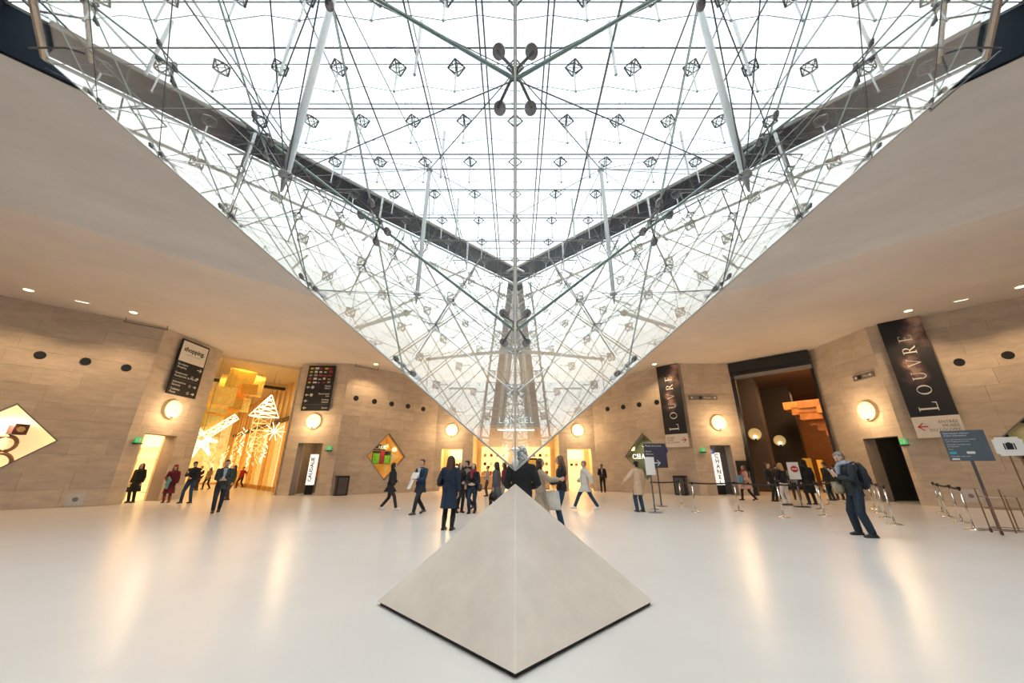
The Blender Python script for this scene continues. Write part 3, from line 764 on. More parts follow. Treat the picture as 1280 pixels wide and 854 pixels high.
# ------------------------------------------------------------ diamond show windows
def show_window(n, W, D, depth, inner, light, power):
    cx, cz = D[0][0], D[1][1]; hw, hh = D[1][0] - cx, D[2][1] - cz
    def ringd(f0, f1, n0, n1, m, nm, par):
        bm = bmesh.new(); P0 = [(cx, cz - hh * f0), (cx + hw * f0, cz), (cx, cz + hh * f0), (cx - hw * f0, cz)]; P1 = [(cx, cz - hh * f1), (cx + hw * f1, cz), (cx, cz + hh * f1), (cx - hw * f1, cz)]
        for i in range(4):
            j = (i + 1) % 4; prism(bm, [P0[i], P0[j], P1[j], P1[i]], W.p, n0, n1)
        return build(nm, bm, m, par)
    o = ringd(1.0, .955, -.12, .015, M_GREY, 'window_%d' % n, None); tag(o, kind='structure')
    ringd(1.06, 1.0, -depth, -.36, inner, 'reveal', o)
    bm = bmesh.new(); prism(bm, [(cx + (p[0] - cx) * 1.06, cz + (p[1] - cz) * 1.06) for p in D], W.p, -depth - .05, -depth); build('back_panel', bm, inner, o)
    bm = bmesh.new(); prism(bm, [(cx + (p[0] - cx) * .955, cz + (p[1] - cz) * .955) for p in D], W.p, -.06, -.045); build('pane', bm, glass('shop_glass', (.99, .99, .98), .03), o)
    l = area(W.p(cx, cz + hh * .45, -.15), .3, power, light); l.rotation_euler = (0, 0, 0)
    q = (W.p(cx, cz - hh * .2, -depth) - W.p(cx, cz + hh * .45, -.15)); l.rotation_euler = q.to_track_quat('-Z', 'Y').to_euler()
    return o, cx, cz, hw, hh
wn1 = show_window(1, WL['side'], LD1, .85, mat('lit_cream', (.92, .80, .55), .6, emit=.55, ecol=(1, .80, .45)), (1, .85, .6), 25)
wn2 = show_window(2, WL['far'], LD2, .8, mat('amber_panel', (.80, .48, .10), .4, emit=.25, ecol=(1, .5, .1)), (1, .7, .35), 6)
wn3 = show_window(3, WR['far'], RD2, .8, mat('olive_panel', (.22, .22, .12), .4), (.95, 1, .7), 12)
wn4 = show_window(4, WR['side'], RD1, .5, M_BLACK, (1, .9, .7), 5)
# window 1: figure 8 display and dark cube
W = WL['side']; o = wthing('number_display', W, wn1[1], wn1[2], 'tall brown figure 8 hanging in the cream diamond window', 'display'); q = W.hit(4, 566); o.matrix_world = facing(W, q[0], q[1], -.35)
for zz, rr in ((.34, .34), (-.36, .42)):
    bm = bmesh.new()
    tube(bm, [(rr * .85 * math.cos(a) - .12, zz + rr * .85 * math.sin(a), 0) for a in [2 * math.pi * i / 24 for i in range(25)]], .065, 8); build('loop', bm, mat('copper_brown', (.42, .22, .12), .35, metal=.4), o, True)
q = W.hit(20, 536); o = wthing('display_cube', W, q[0], q[1], 'small dark red cube with a pale star in the cream diamond window', 'cube'); o.matrix_world = facing(W, q[0], q[1], -.4) @ Matrix.Rotation(.5, 4, 'Y')
lbox('cube', (-.2, -.2, -.2), (.2, .2, .2), mat('dark_red', (.10, .02, .02), .4), o, .01)
bm = bmesh.new(); prism(bm, [(.12 * math.cos(a), .12 * math.sin(a)) for a in [math.pi / 3 * i for i in range(6)]], lambda s, z, n: V((s, z, n)), .2, .205); build('emblem', bm, mat('gold', (.8, .55, .2), .4), o)
# window 2: black sign, green and red poster, gold facets
W = WL['far']; cx, cz, hw, hh = wn2[1:]
o = wthing('window_poster', W, cx, cz, 'green and red fruit poster in the gold diamond window', 'poster'); o.matrix_world = facing(W, cx, cz, -.42)
lbox('board', (-hw * .58, -hh * .32, -.02), (hw * .36, hh * .22, 0), M_BLACK, o)
G1 = mat('leaf_green_print', (.20, .55, .03), .5, noise=.7, nscale=9, emit=.25); R1 = mat('fruit_red_print', (.45, .02, .03), .5, noise=.5, nscale=8, emit=.2)
lbox('green_print', (-hw * .55, -hh * .30, 0), (-hw * .22, hh * .12, .01), G1, o); lbox('red_print', (-hw * .20, -hh * .30, 0), (hw * .02, hh * .2, .01), R1, o); lbox('green_print', (hw * .04, -hh * .30, 0), (hw * .33, hh * .05, .01), G1, o)
o = wthing('window_sign', W, cx, cz, 'black signboard reading CAUD in the gold diamond window', 'sign'); o.matrix_world = facing(W, cx, cz, -.40)
bm = bmesh.new(); prism(bm, [(-hw * .62, hh * .24), (hw * .05, hh * .24), (hw * .05, hh * .50), (-hw * .40, hh * .50)], lambda s, z, n: V((s, z, n)), 0, .02); build('board', bm, M_BLACK, o)
text('lettering', 'CAUD', .34, TR((-hw * .20, hh * .36, .024)), M_TEXTW, o, depth=.004)
for i, (P, c_) in enumerate((([(.08, .26), (.45, .26), (.06, .85)], 0), ([(.40, -.30), (.85, 0), (.42, .2)], 1), ([(-.45, -.38), (.1, -.38), (-.05, -.8)], 2), ([(.15, -.38), (.40, -.38), (.12, -.75)], 1))):
    o = wthing('gold_facet', W, cx, cz, ('orange faceted panel at the top of', 'pale gold faceted panel on the right of', 'orange faceted panel low in', 'pale gold faceted panel low in')[i] + ' the gold diamond window', 'panel'); o.matrix_world = facing(W, cx, cz, -.55)
    bm = bmesh.new(); k3 = V((sum(p[0] for p in P) / 3 * hw, sum(p[1] for p in P) / 3 * hh, .12)); vv = [bm.verts.new((p[0] * hw, p[1] * hh, 0)) for p in P]; c3 = bm.verts.new(k3)
    bm.faces.new(vv)
    for j in range(3): bm.faces.new((vv[j], vv[(j + 1) % 3], c3))
    build('facet', bm, mat('gold_facet_%d' % c_, [(.85, .38, .05), (.95, .75, .25), (.85, .45, .04)][c_], .35, metal=.3, emit=.2), o)
# window 3: CHANEL letters, olive panels
W = WR['far']; cx, cz, hw, hh = wn3[1:]
q = W.hit(790, 570); o = wthing('shop_sign', W, cx, cz, 'glowing white serif letters reading CHANEL in the dark diamond window', 'sign'); o.matrix_world = facing(W, cx, cz, -.10)
vx = V((0, 0, 1)).cross(W.n); off = (W.p(q[0], 0) - W.p(cx, 0)).dot(vx)
serif_text('lettering', 'CHANEL', .30, TR((off, -.17, 0)), mat('letter_glow', (1, 1, .95), .4, emit=1.6), o, b=.02, d=.03, centre=False)
o = wthing('olive_screen', W, cx, cz, 'olive green glass screen in the dark diamond window', 'screen'); o.matrix_world = facing(W, cx, cz, -.45)
lbox('panel', (-.05, .15, 0), (hw * .55, hh * .42, .02), mat('olive_glass', (.30, .36, .14), .3, emit=.12), o); lbox('panel', (-.05, -.5, 0), (hw * .35, .10, .02), mat('olive_glass2', (.20, .22, .10), .3), o)
# window 4: black with a round gold plate and lettering
W = WR['side']; q = W.hit(1286, 545)
o = wthing('window_poster', W, q[0], q[1], 'black poster with a gold round plate and small crest in the right diamond window', 'poster'); o.matrix_world = facing(W, q[0], q[1], -.4)
bm = bmesh.new(); prism(bm, arc(0, .1, .42, .42, 0, 345, 23), lambda s, z, n: V((s, z, n)), 0, .02); build('plate', bm, mat('pale_gold', (.62, .55, .28), .5), o)
q2_ = W.hit(1264, 568); off2 = (W.p(q2_[0], 0) - W.p(q[0], 0)).dot(V((0, 0, 1)).cross(W.n)); dz = q2_[1] - q[1]
bm = bmesh.new(); f_ = lambda s, z, n: V((s + off2, z + dz, n))
prism(bm, rect(-.16, .02, .16, .1), f_, 0, .01); prism(bm, rect(-.14, .12, .14, .17), f_, 0, .01); prism(bm, arc(0, .19, .15, .12, 0, 180, 8), f_, 0, .01); build('crest', bm, mat('rose_gold', (.55, .38, .25), .5), o)
text('lettering', 'BURGER', .13, TR((off2, dz - .08, 0)), mat('rose_gold', (.55, .38, .25), .5), o)

# ------------------------------------------------------------ wall fittings
def wall_lamp(W, px, py, label, r=.46, power=95):
    s, z = W.hit(px, py); o = wthing('wall_lamp', W, s, z, label, 'lamp', 'round wall lamps')
    M = mat('lamp_glow', (1, .80, .42), .4, emit=.62, ecol=(1, .72, .30))
    bm = bmesh.new(); lathe(bm, [(r * .3, 0), (r * .8, .05), (r, .13), (r * .97, .15), (r * .75, .09), (r * .3, .05)], seg=28); build('dish', bm, M, o, True)
    bm = bmesh.new(); lathe(bm, [(.02, .0), (.05, .02), (.05, .22), (.02, .24)], (0, -r * .85, 0), 10); build('bracket', bm, M_GREY, o, True)
    bm = bmesh.new(); ball(bm, (0, -r * .55, .20), .07, 10); build('bulb', bm, mat('bulb_glow', (1, .9, .7), .4, emit=4), o, True)
    point(W.p(s, z - r * .3, .8), power, WARM, .3)
    return o
wall_lamp(WL['pier1'], 213.5, 512, 'round glowing wall lamp under the shopping signboard')
wall_lamp(WL['pier2'], 393, 527, 'round glowing wall lamp under the narrow black directory board')
wall_lamp(WC, 565, 538, 'round glowing wall lamp above the left doorway of the back wall')
wall_lamp(WC, 722, 538, 'round glowing wall lamp above the right doorway of the back wall')
wall_lamp(WR['pier2'], 897.5, 529, 'round glowing wall lamp between the farther banner and the dark entrance')
wall_lamp(WR['pier1'], 1086, 514, 'round glowing wall lamp between the dark entrance and the near banner')
def vent(W, px, py, label, r=.2, group='round wall vents'):
    s, z = W.hit(px, py); o = wthing('round_vent', W, s, z, label, 'vent', group)
    bm = bmesh.new(); lathe(bm, [(r * .82, -.0), (r, .0), (r, .025), (r * .82, .03)], seg=20, closed=True); build('flange', bm, M_BLACK, o)
    bm = bmesh.new(); lathe(bm, [(r * .1, .004), (r * .81, .008), (r * .81, .012), (r * .1, .012)], seg=20); build('hollow_shade_disc', bm, M_BLACK, o)  # flat black disc stands in for the shaded hollow inside the flange
for i, (px, py) in enumerate(((50, 444), (107, 452), (158, 460))): vent(WL['side'], px, py, ('round black vent farthest left, above the cream diamond window', 'round black vent, middle one of three on the near left wall', 'round black vent beside the shopping signboard')[i], .165)
for i, (px, py) in enumerate(((445, 498), (468, 502), (489.5, 505), (510, 508), (529, 511.5))): vent(WL['far'], px, py, 'round black vent, %s from the black directory board, on the far left wall' % ('first', 'second', 'third', 'fourth', 'fifth')[i], .17)
for i, (px, py) in enumerate(((759.5, 511.5), (779, 509), (799, 506), (821, 503))): vent(WR['far'], px, py, 'round black vent, %s from the glass pyramid, on the far right wall' % ('first', 'second', 'third', 'fourth')[i], .17)
for i, (px, py) in enumerate(((1199, 453), (1260, 444))): vent(WR['side'], px, py, ('round black vent just right of the near LOUVRE banner', 'round black vent near the right edge, above the black diamond window')[i], .165)
def exit_sign(W, px, py, label):
    s, z = W.hit(px, py); o = wthing('exit_sign', W, s, z, label, 'sign', 'green exit signs')
    lbox('housing', (-.17, -.15, 0), (.17, -.10, .16), M_BLACK, o); lbox('plate', (-.15, -.10, .05), (.15, .14, .09), mat('exit_green', (.02, .42, .12), .4, emit=.45, ecol=(.03, .8, .25)), o)
    bm = bmesh.new(); f = lambda s, z, n: V((s, z, n))
    prism(bm, rect(.01, -.06, .09, .10), f, .09, .095); prism(bm, [(-.10, .0), (-.05, -.05), (-.02, -.02), (-.06, .06)], f, .09, .095); ball(bm, (-.04, .085, .092), (.018, .018, .006), 8); build('pictogram', bm, M_WHITE, o)
exit_sign(WL['pier1'], 171, 551, 'green exit sign left of the doorway under the shopping signboard'); exit_sign(WL['pier2'], 412, 561, 'green exit sign above the grey bin on the left')
exit_sign(WR['pier2'], 878, 563, 'green exit sign beside the doorway behind the belt barrier'); exit_sign(WR['pier1'], 1131, 553, 'green exit sign right of the dark doorway near the white banner foot')
def access(W, px, py, label, w_=.26, h=.24):
    s, z = W.hit(px, py); o = wthing('socket_panel', W, s, z, label, 'panel', 'wall service panels'); lbox('plate', (-w_, -h, 0), (w_, h, .02), mat('white_plate', (.62, .62, .62), .4), o, .004)
    bm = bmesh.new(); lathe(bm, [(.02, .02), (.08, .02), (.07, .04), (.02, .045)], seg=12); build('socket', bm, M_GREY, o)
access(WL['side'], 94, 624.5, 'white socket panel low on the near left wall'); access(WR['side'], 1214, 620, 'white socket panel low on the near right wall behind the posts')
access(WC, 768, 611, 'pale socket panel low beside the guard', .2, .18)
access(WR['far'], 861, 616, 'small pale socket panel low behind the belt barrier', .14, .12)
def bar_sign(W, px0, py0, px1, py1, label):
    a = W.hit(px0, py0); b = W.hit(px1, py1); s, z = (a[0] + b[0]) / 2, (a[1] + b[1]) / 2; hw = abs(a[0] - b[0]) / 2
    o = wthing('bar_sign', W, s, z, label, 'sign'); lbox('board', (-hw, -.13, 0), (hw, .13, .07), mat('taupe_metal', (.20, .19, .19), .4), o)
    lbox('pictogram', (-.28, -.09, .07), (-.08, .09, .075), M_BLACK, o); text('lettering', 'Musée', .16, TR((.25, 0, .074)), M_TEXTW, o, depth=.003)
    for sx in (-1, 1):
        bm = bmesh.new(); lathe(bm, [(.03, .07), (.06, .07), (.06, .074), (.03, .074)], (sx * (hw - .16), 0, 0), 12); build('symbol', bm, M_TEXTW, o)
bar_sign(WR['pier2'], 861, 497.5, 896, 497.5, 'slim taupe sign bar on the wall left of the dark entrance'); bar_sign(WR['pier1'], 1068, 474, 1093, 467, 'slim taupe sign bar on the wall right of the dark entrance')

# signboards and banners
W = WL['pier1']
o = wthing('signboard', W, 0, 0, 'tall black signboard with a white shopping panel above a wall lamp', 'signboard')
a = W.hit(226, 423); b = W.hit(259, 436); hw = abs(b[0] - a[0]) / 2; zt = (a[1] + b[1]) / 2; zb = (W.hit(203, 491)[1] + W.hit(240, 499)[1]) / 2; s = (a[0] + b[0]) / 2; h = zt - zb; o.matrix_world = facing(W, s, zb, .10)
print('sign1', hw, h)
for zz in (.25, h - .3): lbox('bracket', (-.08, zz, -.10), (.08, zz + .1, 0), M_GREY, o)
lbox('frame', (-hw, 0, 0), (hw, h, .06), M_BANNER, o); lbox('white_panel', (-hw + .07, h * .60, .06), (hw - .07, h - .08, .065), M_WHITE, o)
text('lettering', 'shopping.', .34, TR((0, h * .83, .07)), M_TEXTK, o, bold=.008, depth=.004); lbox('rule', (-hw * .5, h * .735, .065), (hw * .5, h * .74, .068), M_GREY, o)
rows = (('Boutiques\nShopping', .52), ('Restaurants\nRestaurants du Monde', .36), ('Informations\nServices', .20), ('Toilettes\nPoste', .07))
for t_, f in rows: text('lettering', t_, .15, TR((-hw + .12, h * f, .064)), M_TEXTW, o, align='LEFT', depth=.003)
for i, (t_, f) in enumerate(rows): arrow(TR((hw - .25, h * f, .06)), .30 if i == 0 else .2, M_TEXTW, o, t=.04, head=.10 if i == 0 else .07)
for f in (.36, .20, .07):
    bm = bmesh.new(); prism(bm, arc(hw - .55, h * f, .09, .09, 0, 340, 14), lambda s, z, n: V((s, z, n)), .06, .063); build('symbol', bm, M_GREY, o)
lbox('rule', (-hw + .1, h * .275, .06), (hw - .1, h * .278, .063), M_GREY, o)
W = WL['pier2']
a = W.hit(388.5, 458); b = W.hit(421.5, 458); zt = a[1]; zb = W.hit(380, 514)[1]; hw = abs(b[0] - a[0]) / 2; s = (a[0] + b[0]) / 2; h = zt - zb
o = wthing('signboard', W, s, zb, 'narrow black directory board with coloured shop logos at the top', 'signboard'); o.matrix_world = facing(W, s, zb, .10)
for zz in (.25, h - .3): lbox('bracket', (-.08, zz, -.10), (.08, zz + .1, 0), M_GREY, o)
lbox('frame', (-hw, 0, 0), (hw, h, .06), M_BANNER, o)
LC = [mat('logo_%d' % i, c, .5) for i, c in enumerate([(.6, .6, .6), (.5, .05, .10), (.65, .5, .05), (.3, .3, .32), (.7, .7, .7), (.4, .03, .08)])]
random.seed(3)
for r_ in range(5):
    for c_ in range(5):
        x = -hw + .1 + c_ * (2 * hw - .2) / 5; z = h * (.60 + r_ * .078)
        lbox('logo', (x + .02, z, .06), (x + (2 * hw - .2) / 5 * random.uniform(.5, .9), z + h * random.uniform(.02, .05), .064), random.choice(LC), o)
for t_, f in (('Musée\nMétro', .51), ('Restaurants\nInfo', .34), ('Parking\nGalerie', .21), ('Sortie', .06)):
    text('lettering', t_, .15, TR((hw - .1, h * f, .064)), M_TEXTW, o, align='RIGHT', depth=.003); arrow(TR((-hw + .2, h * f, .06)), .22, M_TEXTW, o, flip=True, t=.04, head=.08)
for f in (.51, .34):
    bm = bmesh.new(); prism(bm, arc(-hw + .48, h * f, .1, .1, 0, 340, 14), lambda s, z, n: V((s, z, n)), .06, .063); build('symbol', bm, LC[0], o)
lbox('rule', (-hw + .1, h * .135, .06), (hw - .1, h * .138, .063), M_GREY, o)
# LOUVRE banners
def cloud_mat():
    m = bpy.data.materials.new('banner_print'); m.use_nodes = True; nt = m.node_tree; b = nt.nodes['Principled BSDF']; b.inputs['Roughness'].default_value = .6
    N = nt.nodes.new; L = nt.links.new; tc = N('ShaderNodeTexCoord'); sp_ = N('ShaderNodeSeparateXYZ'); L(tc.outputs['Generated'], sp_.inputs[0])
    nz = N('ShaderNodeTexNoise'); nz.inputs['Scale'].default_value = 1.1; nz.inputs['Detail'].default_value = 8; L(tc.outputs['Object'], nz.inputs['Vector'])
    # two printed cloud masses: towards the upper right and mid height
    def blob(cx, cy, rx, ry):
        ps = N('ShaderNodeCombineXYZ'); a1 = N('ShaderNodeMath'); a1.operation = 'MULTIPLY_ADD'; a1.inputs[1].default_value = 1 / rx; a1.inputs[2].default_value = -cx / rx; L(sp_.outputs[0], a1.inputs[0])
        a2 = N('ShaderNodeMath'); a2.operation = 'MULTIPLY_ADD'; a2.inputs[1].default_value = 1 / ry; a2.inputs[2].default_value = -cy / ry; L(sp_.outputs[1], a2.inputs[0])
        L(a1.outputs[0], ps.inputs[0]); L(a2.outputs[0], ps.inputs[1]); ln = N('ShaderNodeVectorMath'); ln.operation = 'LENGTH'; L(ps.outputs[0], ln.inputs[0])
        iv = N('ShaderNodeMath'); iv.operation = 'SUBTRACT'; iv.inputs[0].default_value = 1.0; L(ln.outputs['Value'], iv.inputs[1]); return iv.outputs[0]
    mx_ = N('ShaderNodeMath'); mx_.operation = 'MAXIMUM'; L(blob(.75, .88, .5, .35), mx_.inputs[0]); L(blob(.42, .45, .38, .22), mx_.inputs[1])
    ad = N('ShaderNodeMath'); ad.operation = 'MULTIPLY_ADD'; ad.inputs[1].default_value = 3.2; ad.inputs[2].default_value = -1.75; L(nz.outputs['Fac'], ad.inputs[0])
    sm_ = N('ShaderNodeMath'); sm_.operation = 'ADD'; sm_.use_clamp = True; L(mx_.outputs[0], sm_.inputs[0]); L(ad.outputs[0], sm_.inputs[1])
    gt = N('ShaderNodeMath'); gt.operation = 'MULTIPLY'; gt.use_clamp = True; L(sm_.outputs[0], gt.inputs[0])
    iv2 = N('ShaderNodeMath'); iv2.operation = 'MULTIPLY_ADD'; iv2.use_clamp = True; iv2.inputs[1].default_value = 3; iv2.inputs[2].default_value = .15; L(mx_.outputs[0], iv2.inputs[0]); L(iv2.outputs[0], gt.inputs[1])
    cr = N('ShaderNodeValToRGB'); L(gt.outputs[0], cr.inputs[0]); cr.color_ramp.elements[0].color = (.014, .017, .026, 1); cr.color_ramp.elements[1].color = (.62, .42, .36, 1); e = cr.color_ramp.elements.new(.35); e.color = (.10, .06, .07, 1)
    L(cr.outputs[0], b.inputs['Base Color']); return m
M_CLOUD = cloud_mat()
def banner(W, sx, zt, zm, zb, label, left_arrow):
    s0, s1 = sx; hw = abs(s1 - s0) / 2; s = (s0 + s1) / 2
    o = wthing('hanging_banner', W, s, zb, label, 'banner'); o.matrix_world = facing(W, s, zb, .25); h0 = zm - zb; h = zt - zb
    lbox('printed_cloth', (-hw, h0, 0), (hw, h, .02), M_CLOUD, o); lbox('white_panel', (-hw, 0, 0), (hw, h0, .02), M_WHITE, o)
    bm = bmesh.new(); tube(bm, [(-hw - .04, h, .01), (hw + .04, h, .01)], .03, 6); build('rod', bm, M_BLACK, o)
    lh = hw * .62
    serif_text('lettering', 'LOUVRE', lh, TR((lh * .35 + hw * .1, h0 + .22, .022)) @ Matrix.Rotation(math.pi / 2, 4, 'Z'), M_TEXTW, o, gap=.52, big=1.35, centre=False)
    sg_ = 1 if left_arrow else -1
    arrow(TR((-sg_ * hw * .62, h0 * .52, .02)), hw * .45, M_RED, o, flip=left_arrow, t=.05, head=.16)
    text('lettering', 'ENTRÉE\nMUSÉE\nDU LOUVRE', h0 * .185, TR((sg_ * hw * .88, h0 * .52, .024)), mat('grey_print2', (.2, .18, .18), .6), o, align='RIGHT' if left_arrow else 'LEFT', depth=.003)
    return o
W = WR['side']; a = W.hit(1093, 408)[0]; b = W.hit(1148, 396)[0]
banner(W, (a + .1, b), W.hit(1120, 402)[1], (W.hit(1137, 523)[1] + W.hit(1196, 519)[1]) / 2, (W.hit(1148, 548)[1] + W.hit(1207, 546)[1]) / 2, 'large hanging banner reading LOUVRE upwards, nearer to the camera, red arrow pointing left', True)
W = WR['far']; a = W.hit(822, 459)[0]; b = W.hit(848, 456)[0]
banner(W, (a, b), W.hit(835, 458)[1], W.hit(848, 543)[1], W.hit(850, 559)[1], 'hanging banner reading LOUVRE upwards, farther from the camera, red arrow pointing right', False)
# soffit downlights and slim rails
def downlight(x, y, label, power=60):
    z = ceil_z(x, y)
    o = thing('downlight', (x, y, z), label, 'lamp', 'warm downlights in the ceiling')
    bm = bmesh.new(); lathe(bm, [(.13, -.0), (.17, 0), (.17, -.02), (.13, -.03)], seg=16, closed=True); build('trim_ring', bm, M_WHITE, o)
    bm = bmesh.new(); lathe(bm, [(.02, -.002), (.13, -.002), (.12, -.022), (.02, -.035)], seg=16); build('lens', bm, mat('downlight_glow', (1, .8, .5), .4, emit=9, ecol=(1, .72, .38)), o)
    spot((x, y, z - .08), power, WARM, 130)
def ceil_pt(px, py):
    z = H
    for _ in range(6):
        r = ray(px, py); t = (z - CAMH) / r.z; z = ceil_z(r.x * t, r.y * t)
    return r.x * t, r.y * t
for px, py, lab in ((36, 362, 'nearest the left edge, above the near left wall'), (167, 390, 'left of the shopping signboard'), (470, 455, 'near the left flank of the glass pyramid'), (818, 455, 'beside the farther LOUVRE banner'), (1135, 388, 'above the nearer LOUVRE banner'), (1275, 358, 'nearest the right edge')):
    x, y = ceil_pt(px, py); downlight(x, y, 'added unseen ceiling downlight ' + lab, 250)
for px, py, lab in ((103, 377, 'left'), (1201, 375, 'right')):
    x, y = ceil_pt(px, py); o = thing('slot_lamp', (x, y, ceil_z(x, y) - .005), 'small pale slot lamp in the %s ceiling' % lab, 'lamp', rz=math.pi / 4 * (1 if lab == 'left' else -1))
    lbox('frame', (-.22, -.07, -.02), (.22, .07, 0), M_WHITE, o); lbox('lens', (-.18, -.04, -.026), (.18, .04, -.02), mat('slot_glow', (1, .9, .8), .4, emit=1.5), o)
for (p, q, lab) in (((158, 397), (212, 407), 'left of the shopping signboard'), ((441, 454), (470, 459), 'right of the directory board')):
    W = WL['side'] if p[0] < 300 else WL['far']
    a = W.hit(*p); b = W.hit(*q); bm = bmesh.new(); z = H - .22
    o = wthing('ceiling_rail', W, a[0], z, 'slim dark rail hanging under the ceiling ' + lab, 'rail'); L_ = abs(b[0] - a[0]); o.matrix_world = facing(W, (a[0] + b[0]) / 2, z, .45)
    tube(bm, [(-L_ / 2, 0, 0), (L_ / 2, 0, 0)], .018, 6); build('rail', bm, M_DSTEEL, o)
    for sx in (-1, 1):
        bm = bmesh.new(); tube(bm, [(sx * L_ / 2 * .95, 0, 0), (sx * L_ / 2 * .95, .22, 0)], .014, 5); build('hanger', bm, M_DSTEEL, o)
# downlights added out of view for an extra warm wash over the hall
for x, y, lab in ((-24, 2, 'far left of the hall beside the camera'), (24, 2, 'far right of the hall beside the camera'), (-18, -8, 'over the left rear wall'), (18, -8, 'over the right rear wall'), (-8, -17, 'in the rear corner, left one'), (8, -17, 'in the rear corner, right one')):
    downlight(x, y, 'added unseen ceiling downlight ' + lab, 250)
#@@PART4
ORD = ('first', 'second', 'third', 'fourth', 'fifth', 'sixth', 'seventh', 'eighth', 'ninth', 'tenth', 'eleventh', 'twelfth', 'thirteenth', 'fourteenth', 'fifteenth', 'sixteenth')
# ------------------------------------------------------------ left: shopping gallery
U = lambda u, v, z=0, m=-1: V(((v - u) / 2 ** .5 * m, (u + v) / 2 ** .5, z))     # u across, v into the gallery
# for m=-1: x=(u-v)/sqrt2
def uv_box(bm, u0, u1, v0, v1, z0, z1, m=-1, mi=0):
    c = [U(u, v, z, m) for z in (z0, z1) for (u, v) in ((u0, v0), (u1, v0), (u1, v1), (u0, v1))]
    vs = [bm.verts.new(p) for p in c]
    for f in ((3, 2, 1, 0), (4, 5, 6, 7), (0, 1, 5, 4), (1, 2, 6, 5), (2, 3, 7, 6), (3, 0, 4, 7)): bm.faces.new([vs[i] for i in f]).material_index = mi
def uvb(name, u0, u1, v0, v1, z0, z1, m, mat_, parent=None, kind=None):
    bm = bmesh.new(); uv_box(bm, u0, u1, v0, v1, z0, z1, m); o = build(name, bm, mat_, parent)
    if kind: tag(o, kind=kind)
    return o
def uthing(name, u, v, z, m, label, cat, group=None):
    o = thing(name, U(u, v, z, m), label, cat, group, rz=(math.pi / 4) * (1 if m < 0 else -1))
    return o
GOLDW = mat('gold_wall', (.80, .56, .24), .35, noise=.15)
MIR = mat('gold_mirror', (.85, .62, .30), .12, metal=.9)
uA, vA = 2.16, 26.6; uB, vB = 6.38, 26.22
GL0, GL1 = 1.0, 7.4; VE = 52; GH = 7.9
uvb('wall_gallery_left', GL0 - .2, GL0, 26.9, VE, 0, GH, -1, GOLDW, kind='structure')
uvb('wall_gallery_right', GL1, GL1 + .2, 26.9, VE, 0, GH, -1, GOLDW, kind='structure')
uvb('wall_gallery_end', GL0, GL1, VE, VE + .2, 0, GH, -1, GOLDW, kind='structure')
uvb('wall_gallery_front_left', GL0, uA - .0, 26.75, 26.95, 0, GH, -1, M_STONE_PLAIN, kind='structure')
uvb('wall_gallery_front_right', uB + .0, GL1, 26.6, 26.8, 0, GH, -1, M_STONE_PLAIN, kind='structure')
uvb('ceiling_gallery', GL0 - .2, GL1 + .2, 27.7, VE, GH, GH + .2, -1, mat('gallery_ceiling', (.80, .66, .42), .5), kind='structure')
# shop fronts along the right side wall: upright gold fins, lit panes between
for side, uw, d in (('right', GL1, -1), ('left', GL0, 1)):
    sf = uthing('shop_facade', uw, 28, 0, -1, 'long gold shop front with lit panes on the %s side of the gallery' % side, 'shop front')
    inv = sf.matrix_basis.copy(); inv = (Matrix.Translation(sf.location) @ Matrix.Rotation(math.pi / 4, 4, 'Z')).inverted()
    def sb(nm, u0, u1, v0, v1, z0, z1, mm):
        bm = bmesh.new(); uv_box(bm, u0, u1, v0, v1, z0, z1, -1); bmesh.ops.transform(bm, matrix=inv, verts=bm.verts); return build(nm, bm, mm, sf)
    sb('fascia', min(uw, uw + d * .25), max(uw, uw + d * .25), 27.2, VE - .2, 4.9, 5.1, M_BLACK)
    for k in range(16):
        v = 27.4 + k * 1.5
        if v > VE - 1: break
        sb('fin', min(uw, uw + d * .3), max(uw, uw + d * .3), v, v + .14, 0, 5.0, MIR)
        sb('lit_pane', min(uw + d * .02, uw + d * .06), max(uw + d * .02, uw + d * .06), v + .2, v + 1.45, .3, 4.8, mat('shop_glow_%d' % (k % 3), [(1, .75, .30), (1, .60, .20), (1, .85, .5)][k % 3], .4, emit=[.45, .25, .7][k % 3]))
        sb('upper_fin', min(uw, uw + d * .12), max(uw, uw + d * .12), v, v + .10, 5.1, GH, GOLDW)
uvb('wall_gallery_glow', GL0 + .5, GL1 - .5, VE - .15, VE - .05, .2, 6.5, -1, mat('far_shops', (1, .66, .25), .5, emit=.5, noise=.8, nscale=1.5), kind='structure')
for v in (30, 36, 42, 48): area(U(4.2, v, GH - .1), 2.0, 90, (1, .68, .32))
# ceiling rail (dark slot) across the gallery
uvb('trim_3', GL0, GL1, 33.6, 33.75, GH - .35, GH - .2, -1, M_BLACK, kind='structure')
uvb('trim_4', GL0, GL1, 34.0, 34.12, GH - .35, GH - .2, -1, M_BLACK, kind='structure')
